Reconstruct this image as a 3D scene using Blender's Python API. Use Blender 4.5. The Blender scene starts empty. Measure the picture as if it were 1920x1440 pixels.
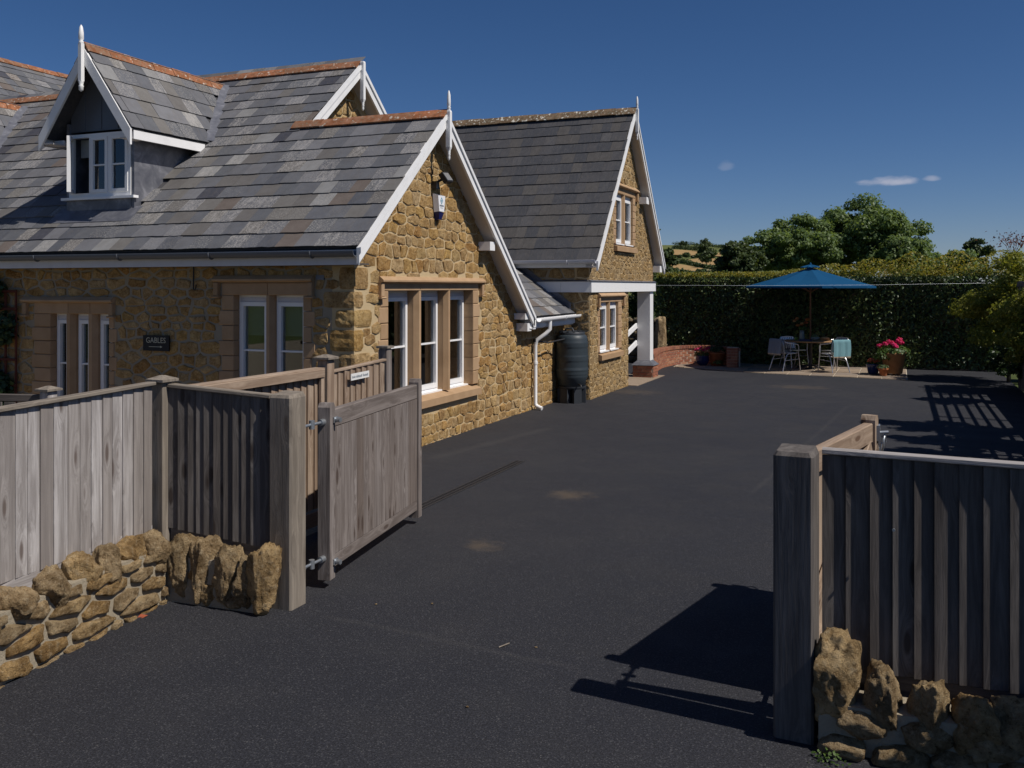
import bpy, bmesh, math, random
import numpy as np
from mathutils import Vector, Matrix, noise as mnoise

# ------------------------------------------------------------------ camera, sky, sun, exposure
scn = bpy.context.scene
col = scn.collection
FPX, HZ, TH, HC = 1732.0, 538.0, math.radians(22.7), 2.1      # photo focal length (px), horizon row, yaw, eye height
cT, sT = math.cos(TH), math.sin(TH)
cam_d = bpy.data.cameras.new('camera'); cam = bpy.data.objects.new('camera', cam_d); col.objects.link(cam)
cam.location = (0, 0, HC); cam.rotation_euler = (math.pi/2, 0, TH)
cam_d.sensor_width = 36; cam_d.lens = FPX/1920*36; cam_d.shift_y = -(720-HZ)/1920
cam_d.clip_start = 0.05; cam_d.clip_end = 6000
scn.camera = cam

SUN = Vector((0.79, -0.075, 1.0)).normalized()                  # towards the sun
SUN_EL = math.asin(SUN.z); SUN_AZ = math.atan2(SUN.x, SUN.y)
SKY_STRENGTH = 0.064
world = bpy.data.worlds.new('World'); scn.world = world; world.use_nodes = True
wn = world.node_tree.nodes; wl = world.node_tree.links; wn.clear()
sky = wn.new('ShaderNodeTexSky'); sky.sky_type = 'NISHITA'; sky.sun_disc = False
sky.sun_elevation = SUN_EL; sky.sun_rotation = SUN_AZ; sky.altitude = 300
sky.air_density = 0.75; sky.dust_density = 0.3; sky.ozone_density = 6.0
wbg = wn.new('ShaderNodeBackground'); wbg.inputs['Strength'].default_value = SKY_STRENGTH
wout = wn.new('ShaderNodeOutputWorld'); wl.new(wbg.outputs[0], wout.inputs[0])
# two small fair-weather cloud wisps low in the sky (azimuth / elevation on the sky dome)
tc = wn.new('ShaderNodeTexCoord'); sx = wn.new('ShaderNodeSeparateXYZ'); wl.new(tc.outputs['Generated'], sx.inputs[0])
def wm(op, a, b=None, c=None):
    n = wn.new('ShaderNodeMath'); n.operation = op
    for i, v in enumerate((a, b, c)):
        if v is None: continue
        if isinstance(v, (int, float)): n.inputs[i].default_value = v
        else: wl.new(v, n.inputs[i])
    return n.outputs[0]
az = wm('ARCTAN2', sx.outputs[0], sx.outputs[1]); el = wm('ARCSINE', sx.outputs[2])
cn = wn.new('ShaderNodeTexNoise'); cn.inputs['Scale'].default_value = 26; cn.inputs['Detail'].default_value = 6
cmap = wn.new('ShaderNodeMapping'); cmap.inputs['Scale'].default_value = (1, 1, 2.6)
wl.new(tc.outputs['Generated'], cmap.inputs[0]); wl.new(cmap.outputs[0], cn.inputs[0])
cl = None
for (ca, ce, ra, re, w) in ((-0.0105, 0.1040, 0.030, 0.0075, 1.0), (0.031, 0.1058, 0.010, 0.0045, .6), (-0.170, 0.126, 0.010, 0.009, .22)):
    dx = wm('DIVIDE', wm('SUBTRACT', az, ca), ra); dz = wm('DIVIDE', wm('SUBTRACT', el, ce), re)
    dz = wm('MULTIPLY', dz, wm('MULTIPLY_ADD', wm('LESS_THAN', dz, 0.0), 0.9, 1.0))
    e = wm('SUBTRACT', 1.0, wm('ADD', wm('MULTIPLY', dx, dx), wm('MULTIPLY', dz, dz)))
    e = wm('MULTIPLY_ADD', wm('SUBTRACT', cn.outputs['Fac'], 0.5), 3.2, e)
    ss = wn.new('ShaderNodeMapRange'); ss.interpolation_type = 'SMOOTHSTEP'
    wl.new(e, ss.inputs[0]); ss.inputs[1].default_value = 0.0; ss.inputs[2].default_value = 1.3; ss.inputs[4].default_value = w*0.55
    cl = ss.outputs[0] if cl is None else wm('MAXIMUM', cl, ss.outputs[0])
hsv = wn.new('ShaderNodeHueSaturation'); hsv.inputs['Saturation'].default_value = 1.16
wl.new(sky.outputs[0], hsv.inputs['Color'])
cmx = wn.new('ShaderNodeMixRGB'); cmx.inputs[2].default_value = (10, 9.6, 10.5, 1)
wbal = wn.new('ShaderNodeMixRGB'); wbal.blend_type = 'MULTIPLY'; wbal.inputs[0].default_value = 1.0; wbal.inputs[2].default_value = (1.0, .90, .94, 1)
wl.new(hsv.outputs[0], wbal.inputs[1])
wl.new(cl, cmx.inputs[0]); wl.new(wbal.outputs[0], cmx.inputs[1]); wl.new(cmx.outputs[0], wbg.inputs['Color'])

sun_d = bpy.data.lights.new('sun', 'SUN'); sun_d.energy = 4.4; sun_d.angle = math.radians(0.53); sun_d.color = (1.0, 0.94, 0.86)
sun = bpy.data.objects.new('sun', sun_d); col.objects.link(sun); sun.location = (20, -5, 30)
sun.rotation_euler = (-SUN).to_track_quat('-Z', 'Y').to_euler()
scn.view_settings.view_transform = 'Standard'; scn.view_settings.look = 'None'
scn.view_settings.exposure = 0.0; scn.view_settings.gamma = 1.0
scn.render.engine = 'CYCLES'

# ------------------------------------------------------------------ pixel helpers (a pixel is a direction; the plane gives the distance)
def ray(u, v):
    a = (u-960)/FPX; b = (HZ-v)/FPX
    return Vector((a*cT-sT, a*sT+cT, b))
def gz(u, v, z=0.0):
    r = ray(u, v); t = (z-HC)/r.z; return Vector((r.x*t, r.y*t, z))
def onX(u, v, X):
    r = ray(u, v); t = X/r.x; return Vector((X, r.y*t, HC+r.z*t))
def onY(u, v, Y):
    r = ray(u, v); t = Y/r.y; return Vector((r.x*t, Y, HC+r.z*t))
def atd(u, d, v=None):
    a = (u-960)/FPX*d
    return Vector((a*cT-d*sT, a*sT+d*cT, 0 if v is None else HC+(HZ-v)/FPX*d))
def proj(p):
    xc = p[0]*cT+p[1]*sT; d = -p[0]*sT+p[1]*cT
    return (960+FPX*xc/d, HZ-FPX*(p[2]-HC)/d, d)

# ------------------------------------------------------------------ object helpers
WM = {}
I4 = Matrix.Identity(4)
def link(o, parent=None, M=None):
    M = M or I4
    col.objects.link(o); WM[o.name] = M.copy()
    if parent is not None:
        o.parent = parent; o.matrix_basis = WM[parent.name].inverted() @ M
    else: o.matrix_basis = M
    return o
def tag(o, label=None, cat=None, group=None, kind=None):
    if label: o['label'] = label
    if cat: o['category'] = cat
    if group: o['group'] = group
    if kind: o['kind'] = kind
    return o
def thing(name, label, cat, loc, group=None):
    o = bpy.data.objects.new(name, None); o.empty_display_size = 0.1
    link(o, None, Matrix.Translation(Vector(loc))); return tag(o, label, cat, group)
def T(v): return Matrix.Translation(Vector(v))
def frame(origin, x, y, z):
    M = Matrix.Identity(4)
    for i, a in enumerate((x, y, z)):
        a = Vector(a).normalized()
        M[0][i], M[1][i], M[2][i] = a.x, a.y, a.z
    M[0][3], M[1][3], M[2][3] = origin[0], origin[1], origin[2]
    return M

class MB:
    def __init__(s): s.v = []; s.f = []; s.sm = []
    def add(s, vs, fs, smooth=False):
        b = len(s.v); s.v += [tuple(p) for p in vs]
        for f in fs: s.f.append(tuple(b+i for i in f)); s.sm.append(smooth)
        return s
    def hexa(s, p):       # 8 points: bottom loop 0-3, top loop 4-7
        return s.add(p, [(3,2,1,0), (4,5,6,7), (0,1,5,4), (1,2,6,5), (2,3,7,6), (3,0,4,7)])
    def box(s, a, b):
        x0,y0,z0 = a; x1,y1,z1 = b
        return s.hexa([(x0,y0,z0),(x1,y0,z0),(x1,y1,z0),(x0,y1,z0),(x0,y0,z1),(x1,y0,z1),(x1,y1,z1),(x0,y1,z1)])
    def obox(s, M, a, b):
        m = MB().box(a, b); return s.add([M @ Vector(p) for p in m.v], m.f)
    def slab(s, quad, n, t):
        n = Vector(n).normalized()*t; q = [Vector(p) for p in quad]; k = len(q)
        low = [p-n for p in q]
        fs = [tuple(range(k)), tuple(reversed(range(k, 2*k)))]
        fs += [(i, i+k, (i+1) % k + k, (i+1) % k) for i in range(k)]
        return s.add(q+low, fs)
    def lathe(s, prof, c=(0,0,0), n=20, smooth=True):
        vs = []; fs = []
        for (r, z) in prof:
            for k in range(n):
                a = 2*math.pi*k/n; vs.append((c[0]+r*math.cos(a), c[1]+r*math.sin(a), c[2]+z))
        m = len(prof)
        for i in range(m-1):
            for k in range(n):
                k2 = (k+1) % n; fs.append((i*n+k, i*n+k2, (i+1)*n+k2, (i+1)*n+k))
        s.add(vs, fs, smooth)
        s.add([vs[k] for k in range(n)], [tuple(reversed(range(n)))]); s.add([vs[(m-1)*n+k] for k in range(n)], [tuple(range(n))])
        return s
    def tube(s, pts, r, n=8, r2=None, cap=True):
        pts = [Vector(p) for p in pts]; m = len(pts); vs = []; fs = []
        d0 = (pts[1]-pts[0]).normalized()
        up = Vector((0,0,1)) if abs(d0.z) < .9 else Vector((1,0,0))
        x = d0.cross(up).normalized()
        for i, p in enumerate(pts):
            if i == 0: d = pts[1]-p
            elif i == m-1: d = p-pts[i-1]
            else: d = (pts[i+1]-p).normalized()+(p-pts[i-1]).normalized()
            d.normalize(); x = (x-d*x.dot(d)).normalized(); y = d.cross(x)
            rr = r if r2 is None else r+(r2-r)*i/(m-1)
            for k in range(n):
                a = 2*math.pi*k/n; vs.append(p+x*math.cos(a)*rr+y*math.sin(a)*rr)
        for i in range(m-1):
            for k in range(n):
                k2 = (k+1) % n; fs.append((i*n+k, i*n+k2, (i+1)*n+k2, (i+1)*n+k))
        s.add(vs, fs, True)
        if cap: s.add([vs[k] for k in range(n)], [tuple(reversed(range(n)))]); s.add([vs[(m-1)*n+k] for k in range(n)], [tuple(range(n))])
        return s
    def mesh(s, name, mat, off=None):
        me = bpy.data.meshes.new(name)
        v = s.v if off is None else [(p[0]-off[0], p[1]-off[1], p[2]-off[2]) for p in s.v]
        me.from_pydata(v, [], s.f)
        if any(s.sm): me.polygons.foreach_set('use_smooth', s.sm)
        if mat is not None: me.materials.append(mat)
        me.update(); return me
    def build(s, name, mat, parent=None, origin=None, label=None):
        """verts in world space -> one object with its origin at its middle"""
        if origin is None:
            a = np.array(s.v); origin = (a.min(0)+a.max(0))/2
        o = bpy.data.objects.new(name, s.mesh(name, mat, origin))
        link(o, parent, T(origin))
        if label: o['label'] = label
        return o
def inst(name, me, parent, M):
    return link(bpy.data.objects.new(name, me), parent, M)

_beam = {}
def beam(name, p0, p1, w, t, mat, parent, side=(0,0,1), ch=0.004, label=None):
    """bar from p0 to p1; local Z along it, local X = width (towards `side`), chamfered edges"""
    p0, p1 = Vector(p0), Vector(p1); L = (p1-p0).length; z = (p1-p0).normalized()
    sd = Vector(side); x = (sd-z*sd.dot(z))
    if x.length < 1e-4: x = Vector((1,0,0))-z*z.x
    x.normalize(); y = z.cross(x)
    key = (round(w,4), round(t,4), round(L,3), round(ch,4), mat.name)
    me = _beam.get(key)
    if me is None:
        a, b = w/2, t/2; c = min(ch, a*.45, b*.45)
        ring = [(a-c,-b),(a,-b+c),(a,b-c),(a-c,b),(-a+c,b),(-a,b-c),(-a,-b+c),(-a+c,-b)]
        m = MB(); vs = [(q[0],q[1],-L/2) for q in ring]+[(q[0],q[1],L/2) for q in ring]
        m.add(vs, [(i,(i+1)%8,(i+1)%8+8,i+8) for i in range(8)]+[tuple(reversed(range(8))), tuple(range(8,16))])
        me = m.mesh(name, mat); _beam[key] = me
    o = inst(name, me, parent, frame((p0+p1)/2, x, y, z))
    if label: o['label'] = label
    return o
def text_mesh(s, size, mat, name):
    cu = bpy.data.curves.new(name, 'FONT'); cu.body = s; cu.size = size; cu.align_x = 'CENTER'; cu.align_y = 'CENTER'; cu.extrude = 0.0008; cu.resolution_u = 3
    o = bpy.data.objects.new(name+'_tmp', cu); col.objects.link(o)
    dg = bpy.context.evaluated_depsgraph_get(); me = bpy.data.meshes.new_from_object(o.evaluated_get(dg))
    bpy.data.objects.remove(o); me.materials.clear(); me.materials.append(mat); return me

# ------------------------------------------------------------------ materials
class NT:
    def __init__(s, name):
        s.m = bpy.data.materials.new(name); s.m.use_nodes = True; s.t = s.m.node_tree; s.t.nodes.clear()
        s.out = s.t.nodes.new('ShaderNodeOutputMaterial')
    def n(s, ty, _o=0, **k):
        nd = s.t.nodes.new('ShaderNode'+ty)
        for a, v in k.items():
            if a.startswith('_'): setattr(nd, a[1:], v); continue
            i = nd.inputs[int(a[1:])] if a[0] == 'i' and a[1:].isdigit() else nd.inputs[a.replace('__',' ')]
            s.put(i, v)
        return nd
    def put(s, i, v):
        if isinstance(v, bpy.types.NodeSocket): s.t.links.new(v, i)
        elif isinstance(v, (tuple, list)) and len(v) == 3 and i.type == 'RGBA': i.default_value = (*v, 1)
        else: i.default_value = v
    def math(s, op, a, b=0.0, c=0.0, clamp=False):
        nd = s.t.nodes.new('ShaderNodeMath'); nd.operation = op; nd.use_clamp = clamp
        for k, v in enumerate((a, b, c)): s.put(nd.inputs[k], v)
        return nd.outputs[0]
    def rnd(s):
        oi = s.n('ObjectInfo'); ge = s.n('NewGeometry')
        return s.math('FRACT', s.math('MULTIPLY_ADD', ge.outputs['Random Per Island'], 7.31, oi.outputs['Random']))
    def vec(s, scale=(1,1,1), off=None, kind='Object'):
        tc = s.n('TexCoord'); v = tc.outputs[kind]
        if off is not None:
            cb = s.n('CombineXYZ', i0=s.math('MULTIPLY', off, 37.0), i1=s.math('MULTIPLY', off, 91.0), i2=s.math('MULTIPLY', off, 53.0))
            ad = s.n('VectorMath', _operation='ADD', i0=v, i1=cb.outputs[0]); v = ad.outputs[0]
        mp = s.n('Mapping'); s.t.links.new(v, mp.inputs[0]); mp.inputs['Scale'].default_value = scale
        return mp.outputs[0]
    def noise(s, vec, scale, detail=3, rough=.55, dist=0.0):
        return s.n('TexNoise', Vector=vec, Scale=scale, Detail=detail, Roughness=rough, Distortion=dist).outputs['Fac']
    def ramp(s, fac, pts, interp='LINEAR'):
        nd = s.t.nodes.new('ShaderNodeValToRGB'); nd.color_ramp.interpolation = interp
        e = nd.color_ramp.elements
        while len(e) < len(pts): e.new(0.5)
        for el_, (p, c) in zip(e, pts):
            el_.position = p; el_.color = (*c, 1) if len(c) == 3 else c
        s.put(nd.inputs[0], fac); return nd.outputs[0]
    def mr(s, v, a, b, c=0.0, d=1.0):
        nd = s.n('MapRange', i0=v, i1=a, i2=b, i3=c, i4=d); nd.interpolation_type = 'SMOOTHSTEP'; return nd.outputs[0]
    def mix(s, f, a, b, mode='MIX'):
        nd = s.t.nodes.new('ShaderNodeMixRGB'); nd.blend_type = mode
        s.put(nd.inputs[0], f); s.put(nd.inputs[1], a); s.put(nd.inputs[2], b); return nd.outputs[0]
    def bump(s, h, strength=.5, dist=.01, normal=None):
        nd = s.n('Bump', Strength=strength, Distance=dist, Height=h)
        if normal is not None: s.t.links.new(normal, nd.inputs['Normal'])
        return nd.outputs[0]
    def principled(s, color, rough=.8, normal=None, spec=.3, metal=0.0, **k):
        p = s.n('BsdfPrincipled', Base__Color=color, Roughness=rough, Metallic=metal)
        p.inputs['Specular IOR Level'].default_value = spec
        for a, v in k.items(): s.put(p.inputs[a.replace('__',' ')], v)
        if normal is not None: s.t.links.new(normal, p.inputs['Normal'])
        s.t.links.new(p.outputs[0], s.out.inputs[0]); return s.m
    def surf(s, sock): s.t.links.new(sock, s.out.inputs[0]); return s.m

def m_stone(name, cols, lich=.35, scale=1.0, bumpd=.026, dark=.62):
    t = NT(name); r = t.rnd(); v = t.vec(off=r)
    base = t.ramp(r, cols)
    n1 = t.noise(v, 9*scale, 5, .65); n2 = t.noise(v, 34*scale, 6, .75); n3 = t.noise(v, 130*scale, 3, .6)
    c = t.mix(t.mr(n1, .35, .7), t.mix(1.0, base, (dark, dark*.92, dark*.82), 'MULTIPLY'), base)
    c = t.mix(t.mr(n2, .50, .68, 0, lich), c, (.62, .50, .33))
    pits = t.mr(n2, .34, .46, 1, 0); c = t.mix(t.math('MULTIPLY', pits, .85), c, t.mix(1.0, c, (.35,.28,.2), 'MULTIPLY'))
    n4 = t.noise(v, 85*scale, 6, .8, .3); c = t.mix(t.mr(n4, .35, .45, .75, 0), c, (.13,.08,.04)); c = t.mix(t.mr(n4, .58, .70, 0, lich), c, (.66,.54,.37))
    h = t.math('ADD', t.math('MULTIPLY', n2, 1.0), t.math('ADD', t.math('MULTIPLY', n1, .8), t.math('MULTIPLY', n4, .7)))
    return t.principled(c, .92, t.bump(h, 1.0, bumpd), .15)
GOLD = [(0,(.50,.28,.095)),(.15,(.61,.39,.155)),(.3,(.55,.37,.175)),(.45,(.66,.46,.22)),(.6,(.44,.27,.115)),(.75,(.62,.395,.14)),(.9,(.57,.41,.225)),(1,(.63,.43,.18))]
GOLD2 = [(0,(.42,.28,.125)),(.3,(.51,.35,.165)),(.6,(.46,.335,.18)),(.8,(.40,.285,.155)),(1,(.55,.385,.18))]
M = {}
M['stone'] = m_stone('ham_stone', GOLD)
M['stone2'] = m_stone('annexe_stone', GOLD2, .3)
M['rock'] = m_stone('wall_rock', [(0,(.56,.36,.155)),(.3,(.60,.44,.24)),(.6,(.50,.37,.215)),(1,(.56,.40,.22))], .5, .8, .04, .40)
M['grey_rock'] = m_stone('grey_rock', [(0,(.22,.18,.12)),(.5,(.28,.23,.15)),(1,(.2,.17,.12))], .4)
def m_mortar(name, c0, c1):
    t = NT(name); v = t.vec(kind='Object'); n1 = t.noise(v, 3, 4); n2 = t.noise(v, 60, 4, .7)
    return t.principled(t.mix(n1, c0, c1), .95, t.bump(n2, .9, .01), .1)
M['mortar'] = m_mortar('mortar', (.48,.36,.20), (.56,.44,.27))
M['mortar_grey_shade'] = m_mortar('mortar_grey_shade', (.27,.235,.175), (.35,.30,.225))  # real grey of the low walls; on shaded house walls, shade put into colour
def m_dressed(name, a, b):
    t = NT(name); r = t.rnd(); v = t.vec(off=r); n1 = t.noise(v, 5, 4); n2 = t.noise(v, 90, 3)
    c = t.mix(r, a, b); c = t.mix(t.mr(n1, .3, .75, 0, .5), c, t.mix(1.0, c, (.72,.68,.62), 'MULTIPLY'))
    return t.principled(c, .85, t.bump(n2, .4, .004), .15)
M['dressed'] = m_dressed('dressed_stone', (.38,.25,.145), (.45,.305,.185))
def m_slate(name, cols, lich=.6):
    t = NT(name); r = t.rnd(); v = t.vec(off=r)
    r2 = t.math('FRACT', t.math('MULTIPLY', r, 17.7))
    base = t.ramp(r, cols, 'CONSTANT')
    vs = t.n('Mapping'); t.t.links.new(v, vs.inputs[0]); vs.inputs['Scale'].default_value = (5, 1.2, 1)
    n1 = t.noise(v, 7, 5, .65); n2 = t.noise(vs.outputs[0], 7, 4, .6); n3 = t.noise(v, 55, 4, .65)
    c = t.mix(t.mr(n1, .3, .75, 0, .45), base, t.mix(1.0, base, (.60,.57,.54), 'MULTIPLY'))
    c = t.mix(t.mr(n2, .45, .75, 0, .28), c, (.15,.13,.11))
    lf = t.math('MULTIPLY', t.mr(n3, .48, .66), t.mr(r2, .52, .95, 0.06, lich))
    c = t.mix(lf, c, (.36,.34,.31))
    n5 = t.noise(vs.outputs[0], 5, 6, .75, .8); c = t.mix(t.math('MULTIPLY', t.mr(n5, .42, .62), t.mr(r2, .80, .93, 0, lich*.5)), c, (.42,.40,.38))
    return t.principled(c, .62, t.bump(t.math('ADD', n1, t.math('MULTIPLY', n3, .35)), .6, .006), .35)
M['slate'] = m_slate('slate', [(0,(.115,.12,.135)),(.14,(.15,.152,.165)),(.28,(.105,.11,.122)),(.42,(.132,.125,.12)),(.52,(.155,.148,.14)),(.62,(.085,.09,.105)),(.70,(.17,.172,.185)),(.80,(.125,.128,.14)),(.90,(.14,.115,.10)),(.93,(.23,.23,.23)),(.97,(.055,.057,.072))], .8)
M['slate_dark'] = m_slate('slate_dark', [(0,(.060,.062,.070)),(.2,(.072,.072,.078)),(.4,(.054,.057,.066)),(.6,(.08,.076,.074)),(.8,(.066,.066,.072))], .10)
def m_ridge(name, a, b, lich):
    t = NT(name); r = t.rnd(); v = t.vec(off=r); n1 = t.noise(v, 8, 5, .6); n2 = t.noise(v, 22, 4, .6); n3 = t.noise(v, 14, 3)
    c = t.mix(t.mr(n1, .3, .7), t.mix(r, a, b), t.mix(1.0, a, (.5,.5,.45), 'MULTIPLY'))
    c = t.mix(t.mr(n2, .60-.10*lich, .70, 0, .9), c, (.20,.19,.14)); c = t.mix(t.mr(n3, .66-.10*lich, .70-.06*lich, 0, lich), c, (.66,.64,.56))
    return t.principled(c, .9, t.bump(n2, .7, .01), .15)
M['ridge'] = m_ridge('terracotta_ridge', (.40,.16,.08), (.25,.15,.10), .55)
M['ridge_grey'] = m_ridge('lichen_ridge', (.20,.135,.085), (.24,.16,.10), .9)
def m_paint(name, c, rough=.45, wear=.40):
    t = NT(name); v = t.vec(kind='Object'); n1 = t.noise(v, 4, 5, .6); n2 = t.noise(v, 40, 3)
    cc = t.mix(t.mr(n1, .45, .8, 0, wear), c, t.mix(1.0, c, (.72,.71,.69), 'MULTIPLY'))
    return t.principled(cc, rough, t.bump(n2, .12, .002), .4)
M['white'] = m_paint('white_paint', (.80,.80,.80)); M['pvc'] = m_paint('white_pvc', (.82,.82,.82), .3, .08)
M['soffit'] = m_paint('soffit_paint', (.62,.58,.54), .6)
M['fascia'] = m_paint('shade_grey_fascia', (.58,.58,.62), .5); M['gutter'] = m_paint('dark_gutter', (.10,.11,.13), .3)  # fascia: white paint's shade put into the grey; vents and a gutter share it
M['band'] = m_paint('white_band', (.80,.80,.80), .45, .1)
def m_lead():
    t = NT('lead'); v = t.vec(kind='Object'); n1 = t.noise(v, 5, 5, .6, .6); n2 = t.noise(v, 25, 3)
    return t.principled(t.ramp(n1, [(.3,(.10,.105,.13)),(.55,(.17,.175,.20)),(.75,(.30,.30,.33))]), .5, t.bump(n2, .3, .006), .4, .35)
M['lead'] = m_lead()
def m_simple(name, c, rough=.6, spec=.3, metal=0.0, var=.2, bmp=.1, scale=12):
    t = NT(name); v = t.vec(kind='Object'); n1 = t.noise(v, scale, 4)
    return t.principled(t.mix(t.mr(n1, .35, .7, 0, var), c, t.mix(1.0, c, (.5,.5,.5), 'MULTIPLY')), rough, t.bump(n1, bmp, .004), spec, metal)
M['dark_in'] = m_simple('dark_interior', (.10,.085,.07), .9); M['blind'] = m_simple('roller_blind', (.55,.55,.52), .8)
M['black'] = m_simple('black_plastic', (.02,.02,.022), .4, .4); M['alarm_white'] = m_simple('alarm_white', (.80,.80,.82), .35, .4, 0, .05)
M['alarm_blue'] = m_simple('alarm_blue', (.015,.02,.11), .25, .5); M['logo_blue'] = m_simple('logo_blue', (.08,.30,.42), .5)
M['ink'] = m_simple('ink_grey', (.22,.25,.28), .6); M['lens'] = m_simple('lamp_lens', (.22,.22,.22), .2, .5)
M['sign_black'] = m_simple('sign_slate', (.008,.008,.012), .5, .3); M['gilt'] = m_simple('gilt_letters', (.50,.47,.36), .5)
M['sign_white'] = m_simple('sign_white', (.78,.78,.76), .4); M['galv'] = m_simple('galvanised', (.42,.45,.48), .45, .5, .8)
M['butt'] = m_simple('butt_plastic', (.034,.046,.056), .48, .4, 0, .15); M['butt_dark'] = m_simple('butt_stand', (.035,.04,.048), .5, .35)
M['terracotta'] = m_simple('terracotta', (.40,.21,.10), .85, .15, 0, .4); M['blue_glaze'] = m_simple('blue_glaze', (.010,.022,.10), .12, .6)
M['terracotta_red'] = m_simple('terracotta_red', (.36,.13,.055), .85, .15, 0, .4); M['soil'] = m_simple('soil', (.03,.022,.016), .95)
M['alu'] = m_simple('aluminium', (.62,.63,.65), .32, .5, .85, .1); M['iron'] = m_simple('dark_iron', (.03,.03,.033), .5)
M['table_wood'] = m_simple('table_wood', (.30,.17,.08), .6, .3, 0, .4, .2, 20); M['pole_wood'] = m_simple('pole_wood', (.22,.10,.05), .5)
def m_cloth(name, c, c2, rough=.9):
    t = NT(name); v = t.vec(kind='Object'); w = t.noise(v, 90, 2); n1 = t.noise(v, 4, 3)
    cc = t.mix(n1, c, c2); d = t.n('BsdfDiffuse', Color=cc, Normal=t.bump(w, .4, .003)); tr = t.n('BsdfTranslucent', Color=cc)
    return t.surf(t.n('MixShader', i0=.25, i1=d.outputs[0], i2=tr.outputs[0]).outputs[0])
M['canvas'] = m_cloth('blue_canvas', (.014,.082,.19), (.018,.095,.215)); M['throw_grey'] = m_cloth('grey_throw', (.22,.26,.32), (.28,.32,.38))
M['throw_teal'] = m_cloth('teal_throw', (.16,.33,.38), (.24,.42,.46)); M['fringe'] = m_cloth('cream_fringe', (.55,.45,.33), (.62,.52,.40))
def m_wood(name, pale, dark, tint, knots=.8, gs=1.0):
    t = NT(name); r = t.rnd(); v = t.vec(off=r)
    g = t.n('Mapping'); t.t.links.new(v, g.inputs[0]); g.inputs['Scale'].default_value = (9*gs, 9*gs, .55*gs)
    kn = t.n('Mapping'); t.t.links.new(v, kn.inputs[0]); kn.inputs['Scale'].default_value = (9, 9, 2.6)
    vo = t.n('TexVoronoi', Vector=kn.outputs[0], Scale=.9); kd = vo.outputs['Distance']
    warp = t.mr(kd, .0, .5, .55, 0)
    gv = t.n('VectorMath', _operation='ADD', i0=g.outputs[0], i1=t.n('CombineXYZ', i0=warp, i1=warp, i2=0.0).outputs[0])
    n1 = t.noise(gv.outputs[0], 2.2, 5, .7, .4); n2 = t.noise(gv.outputs[0], 9, 3, .6); n3 = t.noise(v, 2.2, 3)
    base = t.mix(r, pale, tint)
    c = t.mix(t.mr(n1, .35, .68), t.mix(.75, base, dark), base)
    c = t.mix(t.mr(n2, .5, .75, 0, .35), c, dark)
    c = t.mix(t.mr(n3, .4, .75, 0, .4), c, t.mix(1.0, c, (.68,.66,.66), 'MULTIPLY'))
    c = t.mix(t.mr(kd, .09, .19, knots, 0), c, t.mix(1.0, dark, (.55,.45,.4), 'MULTIPLY'))
    return t.principled(c, .85, t.bump(t.math('ADD', n1, t.math('MULTIPLY', n2, .6)), .55, .004), .2)
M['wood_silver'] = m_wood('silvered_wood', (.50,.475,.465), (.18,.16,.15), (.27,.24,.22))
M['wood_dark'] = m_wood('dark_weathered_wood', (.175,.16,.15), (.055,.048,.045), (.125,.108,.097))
M['wood_gate'] = m_wood('gate_wood', (.28,.25,.235), (.10,.08,.07), (.165,.13,.11))
M['wood_tan'] = m_wood('tan_wood', (.42,.33,.25), (.19,.13,.09), (.36,.27,.20))
M['wood_post'] = m_wood('post_wood', (.30,.26,.215), (.13,.11,.09), (.26,.225,.185), .5)
M['wood_red'] = m_wood('red_trellis', (.16,.05,.03), (.07,.02,.015), (.14,.045,.03))
def m_glass():
    t = NT('window_glass'); fr = t.n('Fresnel', IOR=1.52)
    gl = t.n('BsdfGlossy', Color=(1,1,1), Roughness=.015); tr = t.n('BsdfTransparent', Color=(.72,.76,.76))
    return t.surf(t.n('MixShader', i0=t.math('ADD', t.math('MULTIPLY', fr.outputs[0], 1.3), .02), i1=tr.outputs[0], i2=gl.outputs[0]).outputs[0])
M['glass'] = m_glass()
def m_leaf(name, cols, trans=.35, gloss=.35):
    t = NT(name); ge = t.n('NewGeometry'); r = ge.outputs['Random Per Island']
    v = t.vec(kind='Object'); n = t.noise(v, 1.1, 3)
    c = t.ramp(t.math('FRACT', t.math('ADD', r, 0.0)), cols); c = t.mix(t.mr(n, .35, .7, 0, .35), c, t.mix(1.0, c, (.72,.8,.6), 'MULTIPLY'))
    p = t.n('BsdfPrincipled', Base__Color=c, Roughness=.5); p.inputs['Specular IOR Level'].default_value = gloss
    tr = t.n('BsdfTranslucent', Color=t.mix(1.0, c, (1.15,1.1,.55), 'MULTIPLY'))
    return t.surf(t.n('MixShader', i0=trans, i1=p.outputs[0], i2=tr.outputs[0]).outputs[0])
M['laurel'] = m_leaf('laurel_leaf', [(0,(.03,.058,.015)),(.4,(.052,.09,.022)),(.8,(.085,.13,.03)),(1,(.17,.21,.05))], .22, .6)
M['shoots'] = m_leaf('young_shoot_leaf', [(0,(.14,.18,.035)),(.4,(.27,.25,.045)),(.75,(.36,.28,.055)),(1,(.20,.22,.045))], .45)
M['ash'] = m_leaf('ash_leaf', [(0,(.105,.165,.06)),(.5,(.155,.225,.085)),(1,(.215,.285,.11))], .48)
M['dark_leaf'] = m_leaf('dark_tree_leaf', [(0,(.045,.07,.026)),(.5,(.065,.095,.034)),(1,(.09,.12,.045))], .32)
M['yellow_leaf'] = m_leaf('yellow_green_leaf', [(0,(.16,.20,.04)),(.5,(.26,.28,.055)),(1,(.36,.34,.07))], .5)
M['red_leaf'] = m_leaf('red_tip_leaf', [(0,(.14,.03,.03)),(1,(.18,.07,.04))], .3)
M['ivy'] = m_leaf('climber_leaf', [(0,(.015,.04,.012)),(.6,(.028,.06,.018)),(1,(.06,.09,.02))], .25, .4)
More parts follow.
